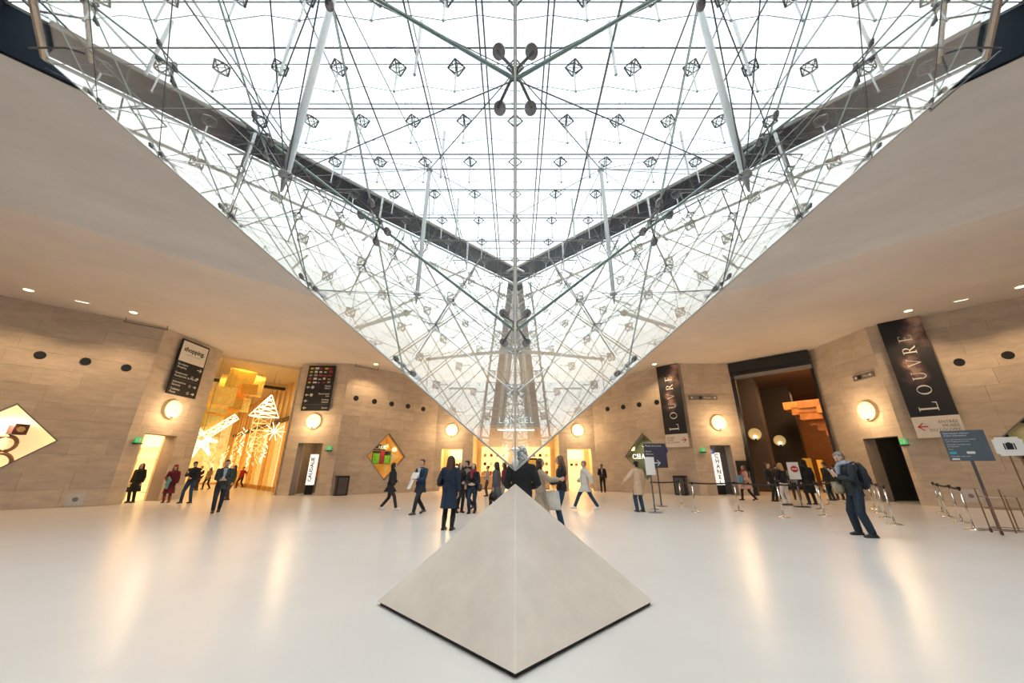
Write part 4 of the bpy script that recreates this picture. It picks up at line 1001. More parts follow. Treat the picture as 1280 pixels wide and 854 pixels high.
# hanging gold panels
random.seed(11)
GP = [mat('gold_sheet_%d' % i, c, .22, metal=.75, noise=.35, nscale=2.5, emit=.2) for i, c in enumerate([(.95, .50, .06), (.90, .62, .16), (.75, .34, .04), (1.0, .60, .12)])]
def ray_uv(px, py, v):
    r = ray(px, py); vd = (-r.x + r.y) / 2 ** .5; t = v / vd; q = V((0, 0, CAMH)) + r * t
    return (q.x + q.y) / 2 ** .5, q.z
panels = [(302, 472, 29.0, 1.5, 1.6), (318, 474, 29.8, 1.3, 1.5), (290, 478, 30.6, 1.4, 1.6), (312, 487, 28.6, .9, .7), (280, 495, 29.4, 1.2, 1.2), (292, 499, 30.3, 1.1, 1.3), (272, 503, 31.0, 1.2, 1.3), (298, 506, 31.6, 1.3, 1.0),
          (262, 515, 29.8, 1.6, 1.6), (274, 518, 31.2, 1.3, 1.4), (255, 524, 30.6, 1.5, 1.5), (248, 531, 31.8, 1.5, 1.5), (260, 533, 32.6, 1.4, 1.3), (285, 512, 32.2, 1.1, 1.1), (243, 520, 32.4, 1.1, 1.2), (306, 462, 30.2, 1.2, .9)]
panels.sort()
for i, (px, py, v, w_, h) in enumerate(panels):
    v = 28.9 + ((i * 7) % 16) * .22
    u, z = ray_uv(px, py, v)
    z = min(z, GH - h / 2 - .1)
    o = uthing('hanging_gold_panel', u, v, z, -1, 'hanging square gold sheet in the gallery entrance, %s counted from the left' % ORD[i], 'ornament', 'gold sheets hanging in the gallery')
    bm = bmesh.new(); bx(bm, (-w_ / 2, -.02, -h / 2), (w_ / 2, .02, h / 2)); s_ = build('sheet', bm, GP[i % 4], o); s_.rotation_euler = (random.uniform(-.08, .08), random.uniform(-.08, .08), random.uniform(-.1, .1))
    bm = bmesh.new()
    for sx in (-.3, .3): tube(bm, [(sx * w_, 0, h * .42), (sx * w_, 0, GH - z)], .006, 4)
    build('wire', bm, M_DSTEEL, o)
# lit truss decorations
LGT = mat('fairy_light', (1, .93, .72), .4, emit=1.5, ecol=(1, .85, .55))
LGT2 = mat('warm_fairy_light', (1, .75, .35), .4, emit=.9, ecol=(1, .65, .25))
def truss_prism(bm, a, b, w0, w1, side, up, n=8, r=.028):
    prev = None
    for i in range(n + 1):
        t = i / n; c = a.lerp(b, t); w_ = w0 + (w1 - w0) * t
        q = [c + side * w_, c + up * w_ * .9 - side * w_ * .2, c - side * w_]
        for k in range(3):
            if w_ > .03: tube(bm, [q[k], q[(k + 1) % 3]], r * .8, 4)
            if prev: tube(bm, [prev[k], q[k]], r, 4); tube(bm, [prev[k], q[(k + 1) % 3]], r * .7, 4)
        prev = q
def star(label, u, v, z, arms, r0=.5):
    o = uthing('light_star', u, v, z, -1, label, 'ornament')
    for (dx, dz, L_, w_) in arms:
        d = V((dx, 0, dz)).normalized(); sd = V((-d.z, 0, d.x)); bm = bmesh.new()
        truss_prism(bm, d * .15, d * L_, w_, .02 if L_ < 1.4 else w_ * .9, sd, V((0, 1, 0)), max(3, int(L_ * 2.4))); build('arm', bm, LGT, o)
    bm = bmesh.new()
    for k in range(10):
        a = k * math.pi / 5; ball(bm, (r0 * .6 * math.cos(a), .1, r0 * .6 * math.sin(a)), .09, 6)
    build('bulb_ring', bm, LGT2, o)
    bm = bmesh.new(); tube(bm, [(0, 0, .2), (0, 0, GH - z)], .01, 4); build('wire', bm, M_DSTEEL, o)
    return o
u, z = ray_uv(252, 548, 28.0)
u2, z2 = ray_uv(296, 521, 28.0); u3, z3 = ray_uv(243, 532, 28.0); u4, z4 = ray_uv(237, 560, 28.0)
star('large glowing star of lit trusses hanging low on the left of the gallery', u, 28.0, z, [(u2 - u, z2 - z, math.hypot(u2 - u, z2 - z), .20), (u3 - u, z3 - z, 1.2, .24), (u4 - u, z4 - z, 1.2, .24), (.6, -1, 1.1, .2), (-.2, -1, 1.1, .2), (1, -.2, .8, .15)], .6)
u, z = ray_uv(330, 521, 29.0); ut, zt = ray_uv(333, 493, 29.0)
o = uthing('light_tower', u, 29.0, z, -1, 'tall glowing cone of lit trusses hanging on the right of the gallery', 'ornament')
bm = bmesh.new(); truss_prism(bm, V((0, 0, 0)), V((.15, 0, zt - z)), .85, .02, V((1, 0, 0)), V((0, 1, 0)), 5); build('cone', bm, LGT, o)
bm = bmesh.new(); truss_prism(bm, V((-.05, 0, 0)), V((-.1, 0, -2.2)), .5, .45, V((1, 0, 0)), V((0, 1, 0)), 5, .018); build('shaft', bm, LGT2, o)
bm = bmesh.new()
for k in range(10):
    a = k * math.pi / 5; tube(bm, [V((.75, -.1, -.9)), V((.75 + .62 * math.cos(a), -.1, -.9 + .62 * math.sin(a)))], .03, 4)
build('small_star', bm, LGT, o)
bm = bmesh.new(); tube(bm, [(.15, 0, zt - z), (.15, 0, GH - z)], .01, 4); build('wire', bm, M_DSTEEL, o)
random.seed(5)
spots = [(268, 566, 34), (281, 571, 37), (294, 560, 35), (303, 552, 33), (312, 566, 38), (322, 562, 34), (288, 583, 42), (275, 584, 39), (305, 580, 43), (331, 560, 31.5), (258, 575, 33), (263, 590, 41)]
spots.sort()
for i, (px, py, v) in enumerate(spots):
    u, z = ray_uv(px, py, v); u = min(max(u, GL0 + .6), GL1 - .6)
    o = uthing('light_garland', u, v, z, -1, 'thin vertical garland of fairy lights in the gallery, %s counted from the left' % ORD[i], 'ornament', 'light garlands in the gallery')
    h = random.uniform(1.2, 2.4); bm = bmesh.new()
    for k in range(14): tube(bm, [V((random.uniform(-.18, .18), random.uniform(-.1, .1), h / 2 - k * h / 14)), V((random.uniform(-.18, .18), 0, h / 2 - (k + 1.3) * h / 14))], .028, 4)
    build('garland', bm, LGT if i % 2 else LGT2, o); bm = bmesh.new(); tube(bm, [(0, 0, h / 2), (0, 0, GH - z)], .008, 4); build('wire', bm, M_DSTEEL, o)
# white totem standing in the gallery mouth
g = ground(342, 612); o = thing('lit_totem', g, 'white lit totem standing at the right side of the gallery mouth', 'sign'); zt = 2.35
W_ = Wall((-20, g.y), (0, g.y)); o.rotation_euler = (0, 0, .35)
lbox('base', (-.2, -.1, 0), (.2, .1, .5), M_BLACK, o); lbox('light_box', (-.21, -.11, .5), (.21, .11, zt + .1), M_LIT, o)
text('lettering', 'AMELIE', .26, Matrix(((1, 0, 0, 0), (0, 0, -1, -.114), (0, 1, 0, 1.5), (0, 0, 0, 1))) @ Matrix.Rotation(math.pi / 2, 4, 'Z'), M_TEXTK, o, depth=.004)

# ------------------------------------------------------------ right: dark museum entrance
R0, R1, RVE, RH = 1.0, 8.2, 46, 7.9
DW = mat('dark_wall', (.085, .075, .075), .6); WOODM = mat('amber_wood', (.42, .17, .045), .45, noise=.25, nscale=2.5, stretch=(1, 1, 6))
uvb('wall_entrance_right', R0 - .2, R0, 26.9, RVE, 0, RH, 1, WOODM, kind='structure')
uvb('wall_entrance_left', R1, R1 + .2, 26.9, RVE, 0, RH, 1, DW, kind='structure')
uvb('wall_entrance_end', R0, R1, RVE, RVE + .2, 0, RH, 1, WOODM, kind='structure')
uvb('wall_entrance_front_right', R0, uA, 26.75, 26.95, 0, RH, 1, M_STONE_PLAIN, kind='structure')
uvb('wall_entrance_front_left', uB, R1, 26.6, 26.8, 0, RH, 1, DW, kind='structure')
uvb('ceiling_entrance', R0 - .2, R1 + .2, 27.7, RVE, RH, RH + .2, 1, mat('dark_ceiling', (.14, .115, .10), .6), kind='structure')
uvb('wall_entrance_pier', 6.2, 8.2, 31.5, 32.6, 0, RH, 1, DW, kind='structure')
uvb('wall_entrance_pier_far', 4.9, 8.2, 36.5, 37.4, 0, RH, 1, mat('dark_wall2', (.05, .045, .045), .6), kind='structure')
# roller grille lintel and side post
lt = uthing('roller_shutter', (uA + uB) / 2, 26.35, 0, 1, 'black rolled up metal shutter with side rails framing the dark entrance', 'shutter'); Rinv = (Matrix.Translation(lt.location) @ Matrix.Rotation(-math.pi / 4, 4, 'Z')).inverted()
def rb(nm, u0, u1, v0, v1, z0, z1, mm, par=lt, inv=None):
    bm = bmesh.new(); uv_box(bm, u0, u1, v0, v1, z0, z1, 1); bmesh.ops.transform(bm, matrix=Rinv, verts=bm.verts); return build(nm, bm, mm, par)
rb('housing', uA, uB, 26.15, 26.6, 7.35, RH + .1, M_BLACK); rb('lower_rail', uA, uB, 26.2, 26.5, 6.95, 7.15, M_GREY); rb('slat_roll', uA, uB, 26.25, 26.45, 7.12, 7.38, M_BLACK)
rb('side_rail', uB - .22, uB, 26.2, 26.5, 0, 7.35, M_BLACK); rb('side_rail', uA, uA + .12, 26.4, 26.6, 0, 7.35, M_BLACK)
# stepped timber blocks, each lower row starts farther to the right
def ray_r(px, py, v):
    r = ray(px, py); q = V((0, 0, CAMH)) + r * (v * 2 ** .5 / (r.x + r.y)); return (q.y - q.x) / 2 ** .5, q.z
base_ = thing('stepped_timber_wall', U(1, 34, 4, 1), 'stepped amber timber blocks hanging high in the dark entrance', 'timber wall'); binv = Matrix.Translation(-base_.location)
for r_ in range(9):
    vv = 32 + r_ * .12; u0, zt = ray_r(984 + r_ * 11, 503 + r_ * 6.3, vv)
    u0 += .3; c_ = 0
    while u0 > R0 + .3:
        w_ = .9 + .35 * ((r_ * 7 + c_ * 3) % 4) / 2
        bm = bmesh.new(); d_ = .12 * ((r_ + c_) % 3); uv_box(bm, max(u0 - w_ + .03, R0), u0, vv - d_, 34, zt - .52, zt, 1)
        bmesh.ops.transform(bm, matrix=binv, verts=bm.verts); build('timber_block', bm, mat('amber_block', (.50, .21, .06), .45, noise=.3, nscale=3, rnd=.35), base_)
        u0 -= w_; c_ += 1
area(U(3.2, 30.5, RH - .3, 1), 1.8, 230, (1, .55, .22)); l_ = area(U(3.6, 27.9, 7.5, 1), 1.0, 170, (1, .58, .25)); l_.rotation_euler = (U(3.2, 33, 4.5, 1) - U(3.6, 27.9, 7.5, 1)).to_track_quat('-Z', 'Y').to_euler()  # second lamp has no fixture, added to brighten the timber blocks
area(U(3.5, 40, RH - .3, 1), 2.5, 160, (1, .6, .3))
def uv_lamp(px, py, v, label, r):
    rr = ray(px, py); vd = (rr.x + rr.y) / 2 ** .5; t = v / vd; q = V((0, 0, CAMH)) + rr * t
    o = thing('wall_lamp', q, label, 'lamp', 'round wall lamps', rz=-math.pi / 4); M = mat('dim_lamp_glow', (.5, .38, .16), .4, emit=.28, ecol=(1, .72, .30))
    RX = Matrix.Rotation(math.pi / 2, 4, 'X')
    bm = bmesh.new(); lathe(bm, [(r * .3, 0), (r * .8, .05), (r, .13), (r * .97, .15), (r * .75, .09), (r * .3, .05)], seg=24); bmesh.ops.transform(bm, matrix=RX, verts=bm.verts); build('dish', bm, M, o, True)
    bm = bmesh.new(); ball(bm, (0, -.2, -r * .45), .11, 8); build('bulb', bm, mat('bulb_glow', (1, .9, .7), .4, emit=4), o, True)
    bm = bmesh.new(); tube(bm, [(0, -.15, -r * .6), (0, -.15, -r * 1.2)], .06, 8); build('bracket', bm, M_BLACK, o)
uv_lamp(944, 543, 31.35, 'dim round wall lamp inside the dark entrance, the nearer one', .42); uv_lamp(975, 551, 36.35, 'dim round wall lamp inside the dark entrance, the farther one', .42)
def upright(px, y0, y1, v, w_, label, m_):
    rr = ray(px, y0); vd = (rr.x + rr.y) / 2 ** .5; q = V((0, 0, CAMH)) + rr * (v / vd); r2 = ray(px, y1); q2 = V((0, 0, CAMH)) + r2 * (v / ((r2.x + r2.y) / 2 ** .5))
    o = thing('lit_column', (q.x, q.y, 0), label, 'column', rz=-math.pi / 4); lbox('body', (-w_ / 2, -.15, .2), (w_ / 2, .15, q.z), m_, o); lbox('base', (-w_ / 2 - .05, -.2, 0), (w_ / 2 + .05, .2, .2), M_BLACK, o)
YL = mat('yellow_column', (.75, .42, .06), .5, emit=.22, ecol=(1, .5, .05))
upright(1008, 573, 600, 36, .5, 'lit yellow column in the dark entrance, left of its twin', YL); upright(1024, 575, 600, 33, .3, 'lit yellow column in the dark entrance, nearest the timber wall', YL)
#@@PART5
# ------------------------------------------------------------ barrier posts, stands, bins
def belt_post(x, y, label, arms=(), h=1.0):
    o = thing('barrier_post', (x, y, 0), label, 'barrier post', 'belt barrier posts')
    bm = bmesh.new(); lathe(bm, [(.02, 0), (.175, 0), (.175, .012), (.16, .022), (.05, .035), (.035, .05), (.02, .05)], seg=20); build('base', bm, M_CHROME, o, True)
    bm = bmesh.new(); tube(bm, [(0, 0, .03), (0, 0, h - .06)], .026, 10); build('pole', bm, M_CHROME, o, True)
    bm = bmesh.new(); lathe(bm, [(.02, h - .07), (.038, h - .065), (.038, h - .005), (.03, h), (.01, h)], seg=12); build('head', bm, M_BLACK, o)
    return V((x, y, h - .035))
def belt(a, b, label):
    bm = bmesh.new(); c = (a + b) / 2; d = (b - a); L_ = d.length; o_ = Matrix.Rotation(math.atan2(d.y, d.x), 4, 'Z')
    n_ = 8
    for i in range(n_):
        x0 = -L_ / 2 + .035 + i * (L_ - .07) / n_; x1 = x0 + (L_ - .07) / n_
        sag = lambda x: -.03 * (1 - (2 * x / L_) ** 2)
        vs = [bm.verts.new(p) for p in ((x0, -.003, sag(x0) - .025), (x1, -.003, sag(x1) - .025), (x1, .003, sag(x1) - .025), (x0, .003, sag(x0) - .025), (x0, -.003, sag(x0) + .025), (x1, -.003, sag(x1) + .025), (x1, .003, sag(x1) + .025), (x0, .003, sag(x0) + .025))]
        for f in ((3, 2, 1, 0), (4, 5, 6, 7), (0, 1, 5, 4), (1, 2, 6, 5), (2, 3, 7, 6), (3, 0, 4, 7)): bm.faces.new([vs[i_] for i_ in f])
    o = build('barrier_belt', bm, mat('belt_webbing', (.02, .022, .028), .6)); o.location = c; o.rotation_euler = (0, 0, math.atan2(d.y, d.x)); tag(o, label, 'belt', 'black barrier belts')
BP = {}
for k, px, py, lab in (('a', 818, 637, 'first chrome post of the long barrier, beside the white notice stand'), ('b', 853, 634, 'chrome post of the long barrier in front of the grey bin'), ('c', 870, 640.5, 'third chrome post of the long barrier, right of the grey bin'), ('d', 924, 639.5, 'chrome post of the long barrier in front of the totem doorway'), ('e', 980, 647.5, 'chrome post of the long barrier left of the blonde woman in white trousers'),
                    ('f', 1031, 645, 'foremost chrome post at the right end of the long barrier'), ('g', 1027, 637, 'chrome post just behind the right end of the long barrier'), ('h', 1037, 631, 'chrome post farthest back behind the right end of the long barrier'),
                    ('i', 1119, 656, 'chrome post behind the scarfed man, nearest to the camera'), ('j', 1108, 647.5, 'chrome post behind the scarfed man, second of four'), ('k', 1101, 641.5, 'chrome post behind the scarfed man, third of four'), ('l', 1094, 637, 'chrome post behind the scarfed man, fourth of four'),
                    ('m', 1218, 662.5, 'chrome post by the right wall, nearest to the blue-grey notice'), ('n', 1203, 653.5, 'chrome post by the right wall, second from the blue-grey notice'), ('o', 1186, 646.5, 'chrome post by the right wall, third from the blue-grey notice'), ('p', 1179, 641, 'chrome post by the right wall, farthest from the blue-grey notice')):
    g = ground(px, py); BP[k] = belt_post(g.x, g.y, lab)
for a, b, lab in (('a', 'b', 'black belt from the white notice stand to the grey bin'), ('b', 'c', 'short black belt in front of the grey bin'), ('c', 'd', 'black belt running towards the totem doorway'), ('d', 'e', 'black belt in front of the woman in blue and pink'), ('e', 'f', 'long black belt in front of the museum queue'), ('g', 'h', 'black belt between the two posts behind the barrier end'), ('j', 'k', 'black belt behind the scarfed man, nearer'), ('k', 'l', 'black belt behind the scarfed man, farther'), ('i', 'j', 'black belt joining the two nearest posts behind the scarfed man'),
                  ('m', 'n', 'black belt by the right wall, nearest one'), ('n', 'o', 'black belt by the right wall, middle one'), ('o', 'p', 'black belt by the right wall, farthest one')):
    belt(BP[a], BP[b], lab)
g2 = ground(1052, 631); P_ = belt_post(g2.x + .6, g2.y + .3, 'chrome post hidden behind the scarfed man, carrying the long belt'); belt(BP['f'], P_, 'black belt running behind the scarfed man')
def stand_sign(px, py, zc, w_, h, label, m_, tilt=0, base='round', name='sign_stand', pole_r=.025, yaw=0):
    g = ground(px, py); o = thing(name, g, label, 'sign', rz=yaw)
    bm = bmesh.new()
    if base == 'round': lathe(bm, [(.02, 0), (.24, 0), (.24, .012), (.05, .03), (.02, .03)], seg=20)
    else: bx(bm, (-.30, -.22, 0), (.30, .22, .012))
    build('base', bm, M_GREY, o)
    lbox('pole', (-pole_r, -pole_r, .01), (pole_r, pole_r, zc), M_DSTEEL, o)
    lbox('board', (-w_ / 2, -.045, zc - h / 2), (w_ / 2, -.025, zc + h / 2), m_, o, .003)
    return o
RX = Matrix(((1, 0, 0, 0), (0, 0, -1, 0), (0, 1, 0, 0), (0, 0, 0, 1)))
BG = mat('blue_grey_board', (.10, .135, .175), .5)
yaw_r = -.55
o = stand_sign(1250, 663, 2.02, .80, .78, 'large blue-grey notice board on a steel post by the right wall', BG, base='plate', yaw=yaw_r)
for i, (t_, z, sz) in enumerate((('Informations visiteurs', 2.34, .055), ('Visitor information', 2.28, .055), ('Pour votre confort et votre sécurité', 2.18, .038), ('merci de présenter vos sacs', 2.13, .038), ('Please have your bags ready', 2.05, .038), ('for inspection', 2.00, .038), ('Accès', 1.93, .038), ('Avec billet / with ticket', 1.75, .038))):
    text('lettering', t_, sz, TR((-.36, -.0465, z)) @ RX, M_TEXTW, o, align='LEFT', depth=.002)
lbox('colour_label', (-.36, -.048, 1.81), (-.24, -.045, 1.87), mat('cyan_label', (.05, .45, .6), .5), o); lbox('white_label', (-.05, -.048, 1.81), (.10, -.045, 1.87), M_TEXTW, o); lbox('white_label', (-.36, -.048, 1.66), (-.22, -.045, 1.70), M_TEXTW, o)
DB = mat('dark_blue_board', (.055, .05, .085), .5)
o = stand_sign(827, 633, 2.0, .95, 1.0, 'dark blue direction board on a thin post in front of the CHANEL window', DB)
for t_, z, sz in (('Musée du Louvre', 2.40, .10), ('Entrée', 2.17, .09), ('Entrance', 2.06, .09), ('Groupes', 1.92, .09)): text('lettering', t_, sz, TR((-.42, -.0465, z)) @ RX, M_TEXTW, o, align='LEFT', depth=.002)
arrow(TR((.02, -.045, 1.70)) @ RX, .3, M_TEXTW, o, t=.04, head=.12)
o = stand_sign(819, 641, 1.55, .34, .62, 'small white notice on a slim white stand left of the dark blue board', M_WHITE, name='notice_stand', pole_r=.018)
# round blue badge sign behind
q = WR['far'].hit(829, 563); o = wthing('blue_emblem', WR['far'], q[0], q[1], 'blue and white round emblem right of the dark blue board', 'emblem'); o.matrix_world = facing(WR['far'], q[0], q[1], .02)
bm = bmesh.new(); lathe(bm, [(.02, 0), (.30, 0), (.30, .03), (.02, .03)], seg=18); build('disc', bm, mat('emblem_blue', (.05, .04, .35), .5), o)
bm = bmesh.new(); prism(bm, rect(-.2, -.02, .02, .12), lambda s, z, n: V((s, z, n)), .03, .035); build('mark', bm, M_WHITE, o)
# direction box by the woman in blue
q = WR['pier2'].hit(927, 586); o = wthing('black_notice', WR['pier2'], q[0], q[1], 'small black notice box on the wall right of the totem doorway', 'sign'); lbox('box', (-.3, -.5, 0), (.3, .45, .15), M_BLACK, o, .01); lbox('paper', (-.12, -.3, .15), (.05, -.05, .155), M_WHITE, o)
# queue sign: white panel with red bar symbol
g = ground(1003, 634); o = thing('entry_sign', g, 'white panel with a red no-entry symbol in the dark entrance', 'sign', rz=-.4)
lbox('base', (-.25, -.2, 0), (.25, .2, .03), M_BLACK, o); lbox('pole', (-.02, -.02, .03), (.02, .02, 1.2), M_GREY, o); lbox('board', (-.20, -.04, 1.05), (.20, -.02, 1.72), M_WHITE, o)
bm = bmesh.new(); lathe(bm, [(.02, 0), (.13, 0), (.13, .01), (.02, .01)], seg=20); bmesh.ops.transform(bm, matrix=TR((.03, -.04, 1.45)) @ RX, verts=bm.verts); build('symbol', bm, M_RED, o); lbox('bar', (-.06, -.056, 1.43), (.12, -.05, 1.47), M_WHITE, o)
# luggage cage with poles and sign
g = ground(1308, 673); o = thing('luggage_gauge', g, 'brass-railed luggage trolley cage with a white suitcase sign, at the right edge', 'luggage trolley', rz=-.6)
BR = mat('bronze_rail', (.30, .19, .13), .3, metal=.8)
for i, x in enumerate((-.62, -.40, -.18, .04, .26, .48)):
    for y in (0, .55):
        if y and i % 2: continue
        bm = bmesh.new(); tube(bm, [(x, y, .06), (x, y, .98 if i < 2 else .82)], .014, 6); build('rail', bm, BR, o)
for z in (.12, .55, .80):
    bm = bmesh.new(); tube(bm, [(-.62, 0, z), (.48, 0, z), (.48, .55, z), (-.62, .55, z), (-.62, 0, z)], .012, 6); build('hoop', bm, BR if z < .7 else M_CHROME, o)
for x in (-.02, .14):
    bm = bmesh.new(); tube(bm, [(x, -.03, .06), (x, -.03, 1.82)], .015, 6); build('sign_pole', bm, BR, o)
bm = bmesh.new(); bx(bm, (-.20, -.05, 1.72), (.26, -.02, 2.14)); bmesh.ops.bevel(bm, geom=[e for e in bm.edges if abs(e.verts[0].co.y - e.verts[1].co.y) > .01], offset=.05, segments=3, affect='EDGES'); sb_ = build('sign_board', bm, M_WHITE, o)
bm = bmesh.new(); bx(bm, (-.02, -.056, 1.86), (.09, -.05, 2.0)); bx(bm, (-.055, -.056, 1.86), (-.035, -.05, 2.0)); bx(bm, (.105, -.056, 1.86), (.125, -.05, 2.0)); bx(bm, (.01, -.056, 2.0), (.06, -.05, 2.02)); build('suitcase_symbol', bm, M_BLACK, sb_)
for x in (-.62, .48):
    for y in (0, .55):
        bm = bmesh.new(); tube(bm, [(x - .015, y, .05), (x + .015, y, .05)], .05, 12); build('wheel', bm, mat('wheel_rubber', (.08, .03, .03), .5), o)
# bins
def bin_(W, px, py, n, label):
    s, z = W.hit(px, py); c = W.p(s, 0, n); o = thing('litter_bin', c, label, 'litter bin', 'slatted litter bins'); o.matrix_world = facing(W, s, 0, n)
    lbox('body', (-.30, .04, -.2), (.30, 1.02, .2), mat('bin_grey', (.06, .06, .065), .5), o); lbox('top_frame', (-.34, 1.0, -.24), (.34, 1.09, .24), M_BLACK, o); lbox('foot', (-.33, 0, -.23), (.33, .05, .23), M_BLACK, o)
    for sx in (-.34, .28): lbox('side_post', (sx, .05, .18), (sx + .06, 1.0, .24), M_BLACK, o)
    for k in range(5): lbox('slat', (-.25 + k * .105, .07, .2), (-.25 + k * .105 + .06, .98, .225), mat('bin_slat', (.13, .125, .13), .5), o)
bin_(WL['far'], 423, 612, .35, 'dark slatted litter bin at the foot of the far left wall'); bin_(WR['far'], 855, 612, .35, 'dark slatted litter bin behind the barrier on the right')
#@@PART6
# ------------------------------------------------------------ people
SKIN = [mat('skin_light', (.62, .40, .30), .55), mat('skin_tan', (.45, .26, .17), .55), mat('skin_dark', (.10, .055, .04), .5)]
EYE = mat('eye_dark', (.02, .015, .012), .3); LIP = mat('lip', (.42, .14, .13), .5)
HAIRC = {'black': mat('hair_black', (.012, .010, .010), .45), 'brown': mat('hair_brown', (.065, .030, .018), .45), 'light': mat('hair_light_brown', (.16, .085, .045), .5), 'blonde': mat('hair_blonde', (.42, .27, .12), .5), 'grey': mat('hair_grey', (.22, .19, .17), .5)}
def cloth(c, r=.8): return mat('cloth', c, r, noise=.14, nscale=14, bump=.15)
def ik(a, c, l1, l2, hint):
    d = c - a; L = min(d.length, (l1 + l2) * .998); dn = d.normalized(); c = a + dn * L
    x = (l1 * l1 - l2 * l2 + L * L) / (2 * L); h = math.sqrt(max(l1 * l1 - x * x, 0))
    hv = hint - dn * hint.dot(dn)
    hv = hv.normalized() if hv.length > 1e-4 else V((1, 0, 0))
    return a + dn * x + hv * h, c
def rmesh(name, bm, m, parent, vox, smooth=2):
    o = build(name, bm, m, parent, True)
    r_ = o.modifiers.new('remesh', 'REMESH'); r_.mode = 'VOXEL'; r_.voxel_size = vox; r_.use_smooth_shade = True
    if smooth: s_ = o.modifiers.new('smooth', 'SMOOTH'); s_.factor = .5; s_.iterations = smooth
    return o
def person(px, py, face, label, H_=1.72, legs='stand', stride=.5, arms=('down', 'down'), top='jacket', topc=(.02, .02, .03), hem=None, flare=.0, legc=(.03, .05, .09), legw=1.0, shoec=(.02, .02, .02),
           hair='short', hairc='brown', skin=0, hat=None, scarf=None, hood=None, boots=None, fem=False, head=(0, 0), near=False, at=None, lean=0, extra=None, collar=None, shirt=None, tie_waist=False):
    """face: compass direction the person faces in degrees, 0 = away from the camera, 90 = to the left of the picture"""
    g = at if at is not None else ground(px, py)
    o = thing('person', g, label, 'person', rz=math.radians(face)); k = H_ / 1.75
    vox = .009 if near else .0125
    sw = .165 if fem else .185; hw = .09
    LN = V((0, lean, 0))
    # legs (local +y forward, +x to the person's right)
    st = stride / 2
    feet = {'stand': (V((hw + .02, .0, .085)), V((-hw - .02, .03, .085))), 'walk': (V((.07, st, .10)), V((-.07, -st, .13))), 'walk2': (V((.07, -st, .13)), V((-.07, st, .10))), 'wide': (V((.20, .02, .085)), V((-.17, .0, .085)))}[legs]
    drop = -.035 if legs.startswith('walk') else 0
    hipz = .90 + drop
    L = []
    for i, sx in enumerate((1, -1)):
        hip = V((sx * hw, 0, hipz)); kn, an = ik(hip, feet[i], .43, .41, V((sx * .08, 1, 0)))
        L.append((hip, kn, an))
    toe_dir = []
    bodyM = bmesh.new()
    tz = drop
    def torso(bm, inf, z0, z1, hemf=1.0, hemz=None, capt=True):
        ring = [(.90, .150, .100), (.98, .165, .115), (1.08, .135 if fem else .150, .095), (1.18, .140 if fem else .158, .100), (1.30, .155 if fem else .175, .112), (1.38, .150 if fem else .178, .105), (1.44, .105, .080), (1.475, .062, .062)]
        pts, rad = [], []
        for z, rx, ry in ring:
            if z0 - .001 <= z <= z1 + .001:
                f = (z - .9) / .55; pts.append(V((0, lean * f, z + tz))); rad.append((rx + inf, ry + inf))
        if hemz is not None:
            n_ = 4; top_ = pts[0]; r0 = rad[0]
            ex = [];
            for j in range(n_, 0, -1):
                t = j / n_; z = top_.z + (hemz + tz - top_.z) * t
                spread = abs(feet[0].y - feet[1].y) * .5 * min(1, max(0, (hipz - z) / .8)) * .9
                ex.append((V((0, 0, z)), (r0[0] + hemf * t * .5, r0[1] + hemf * t + spread)))
            pts = [e[0] for e in ex] + pts; rad = [e[1] for e in ex] + rad
        tube(bm, pts, rad, 16)
    torso(bodyM, 0, .88, 1.48)
    for hip, kn, an in L:
        tube(bodyM, [hip, hip.lerp(kn, .35), hip.lerp(kn, .85), kn, kn.lerp(an, .3), kn.lerp(an, .8), an], [.085, .080, .058, .054, .056, .038, .036], 12, cap=True)
    def foot(bm, an, inf, lift, sole=False):
        d = V((0, 1, 0)) if True else None
        pitch = -.35 if lift > .11 else 0
        a = V((an.x, an.y, an.z)); hz = a.z - .05
        p = [a + V((0, -.05, -.045)), a + V((0, .03, -.035)), a + V((0, .10, -.05 + pitch * .1)), a + V((0, .165, -.058 + pitch * .2))]
        tube(bm, p, [(.036 + inf, .034 + inf * .6), (.042 + inf, .040 + inf * .6), (.046 + inf, .026 + inf * .6), (.034 + inf, .018 + inf * .6)], 10, cap=True)
    for i, (hip, kn, an) in enumerate(L): foot(bodyM, an, 0, feet[i].z)
    # neck + head
    nb = V((0, lean, 1.45 + tz)); hc = V((0, lean * 1.1 + .015, 1.64 + tz))
    yaw, pit = head; HR_ = Matrix.Translation(nb + V((0, 0, .07))) @ Matrix.Rotation(math.radians(yaw), 4, 'Z') @ Matrix.Rotation(-math.radians(pit), 4, 'X') @ Matrix.Translation(-(nb + V((0, 0, .07))))
    tube(bodyM, [nb - V((0, 0, .04)), nb + V((0, .01, .11))], [.058, .050], 10)
    hb = bmesh.new()
    tube(hb, [hc + V((0, .045, -.105)), hc + V((0, .035, -.075)), hc + V((0, .012, -.03)), hc + V((0, 0, .02)), hc + V((0, -.005, .06)), hc + V((0, -.008, .09)), hc + V((0, -.01, .105))],
         [(.028, .022), (.050, .052), (.066, .080), (.073, .092), (.070, .090), (.050, .066), (.025, .035)], 16)
    tube(hb, [hc + V((0, .088, .012)), hc + V((0, .108, -.028))], [(.008, .010), (.015, .014)], 8, cap=True)
    for sx in (-1, 1):
        ball(hb, hc + V((sx * .074, -.005, -.01)), (.012, .018, .030), 8)
        ball(hb, hc + V((sx * .030, .078, .028)), (.020, .012, .007), 8)
    bmesh.ops.transform(hb, matrix=HR_, verts=hb.verts)
    me_ = bpy.data.meshes.new('h'); hb.to_mesh(me_); hb.free(); bodyM.from_mesh(me_); bpy.data.meshes.remove(me_)
    # arms
    A_ = []; hands = []
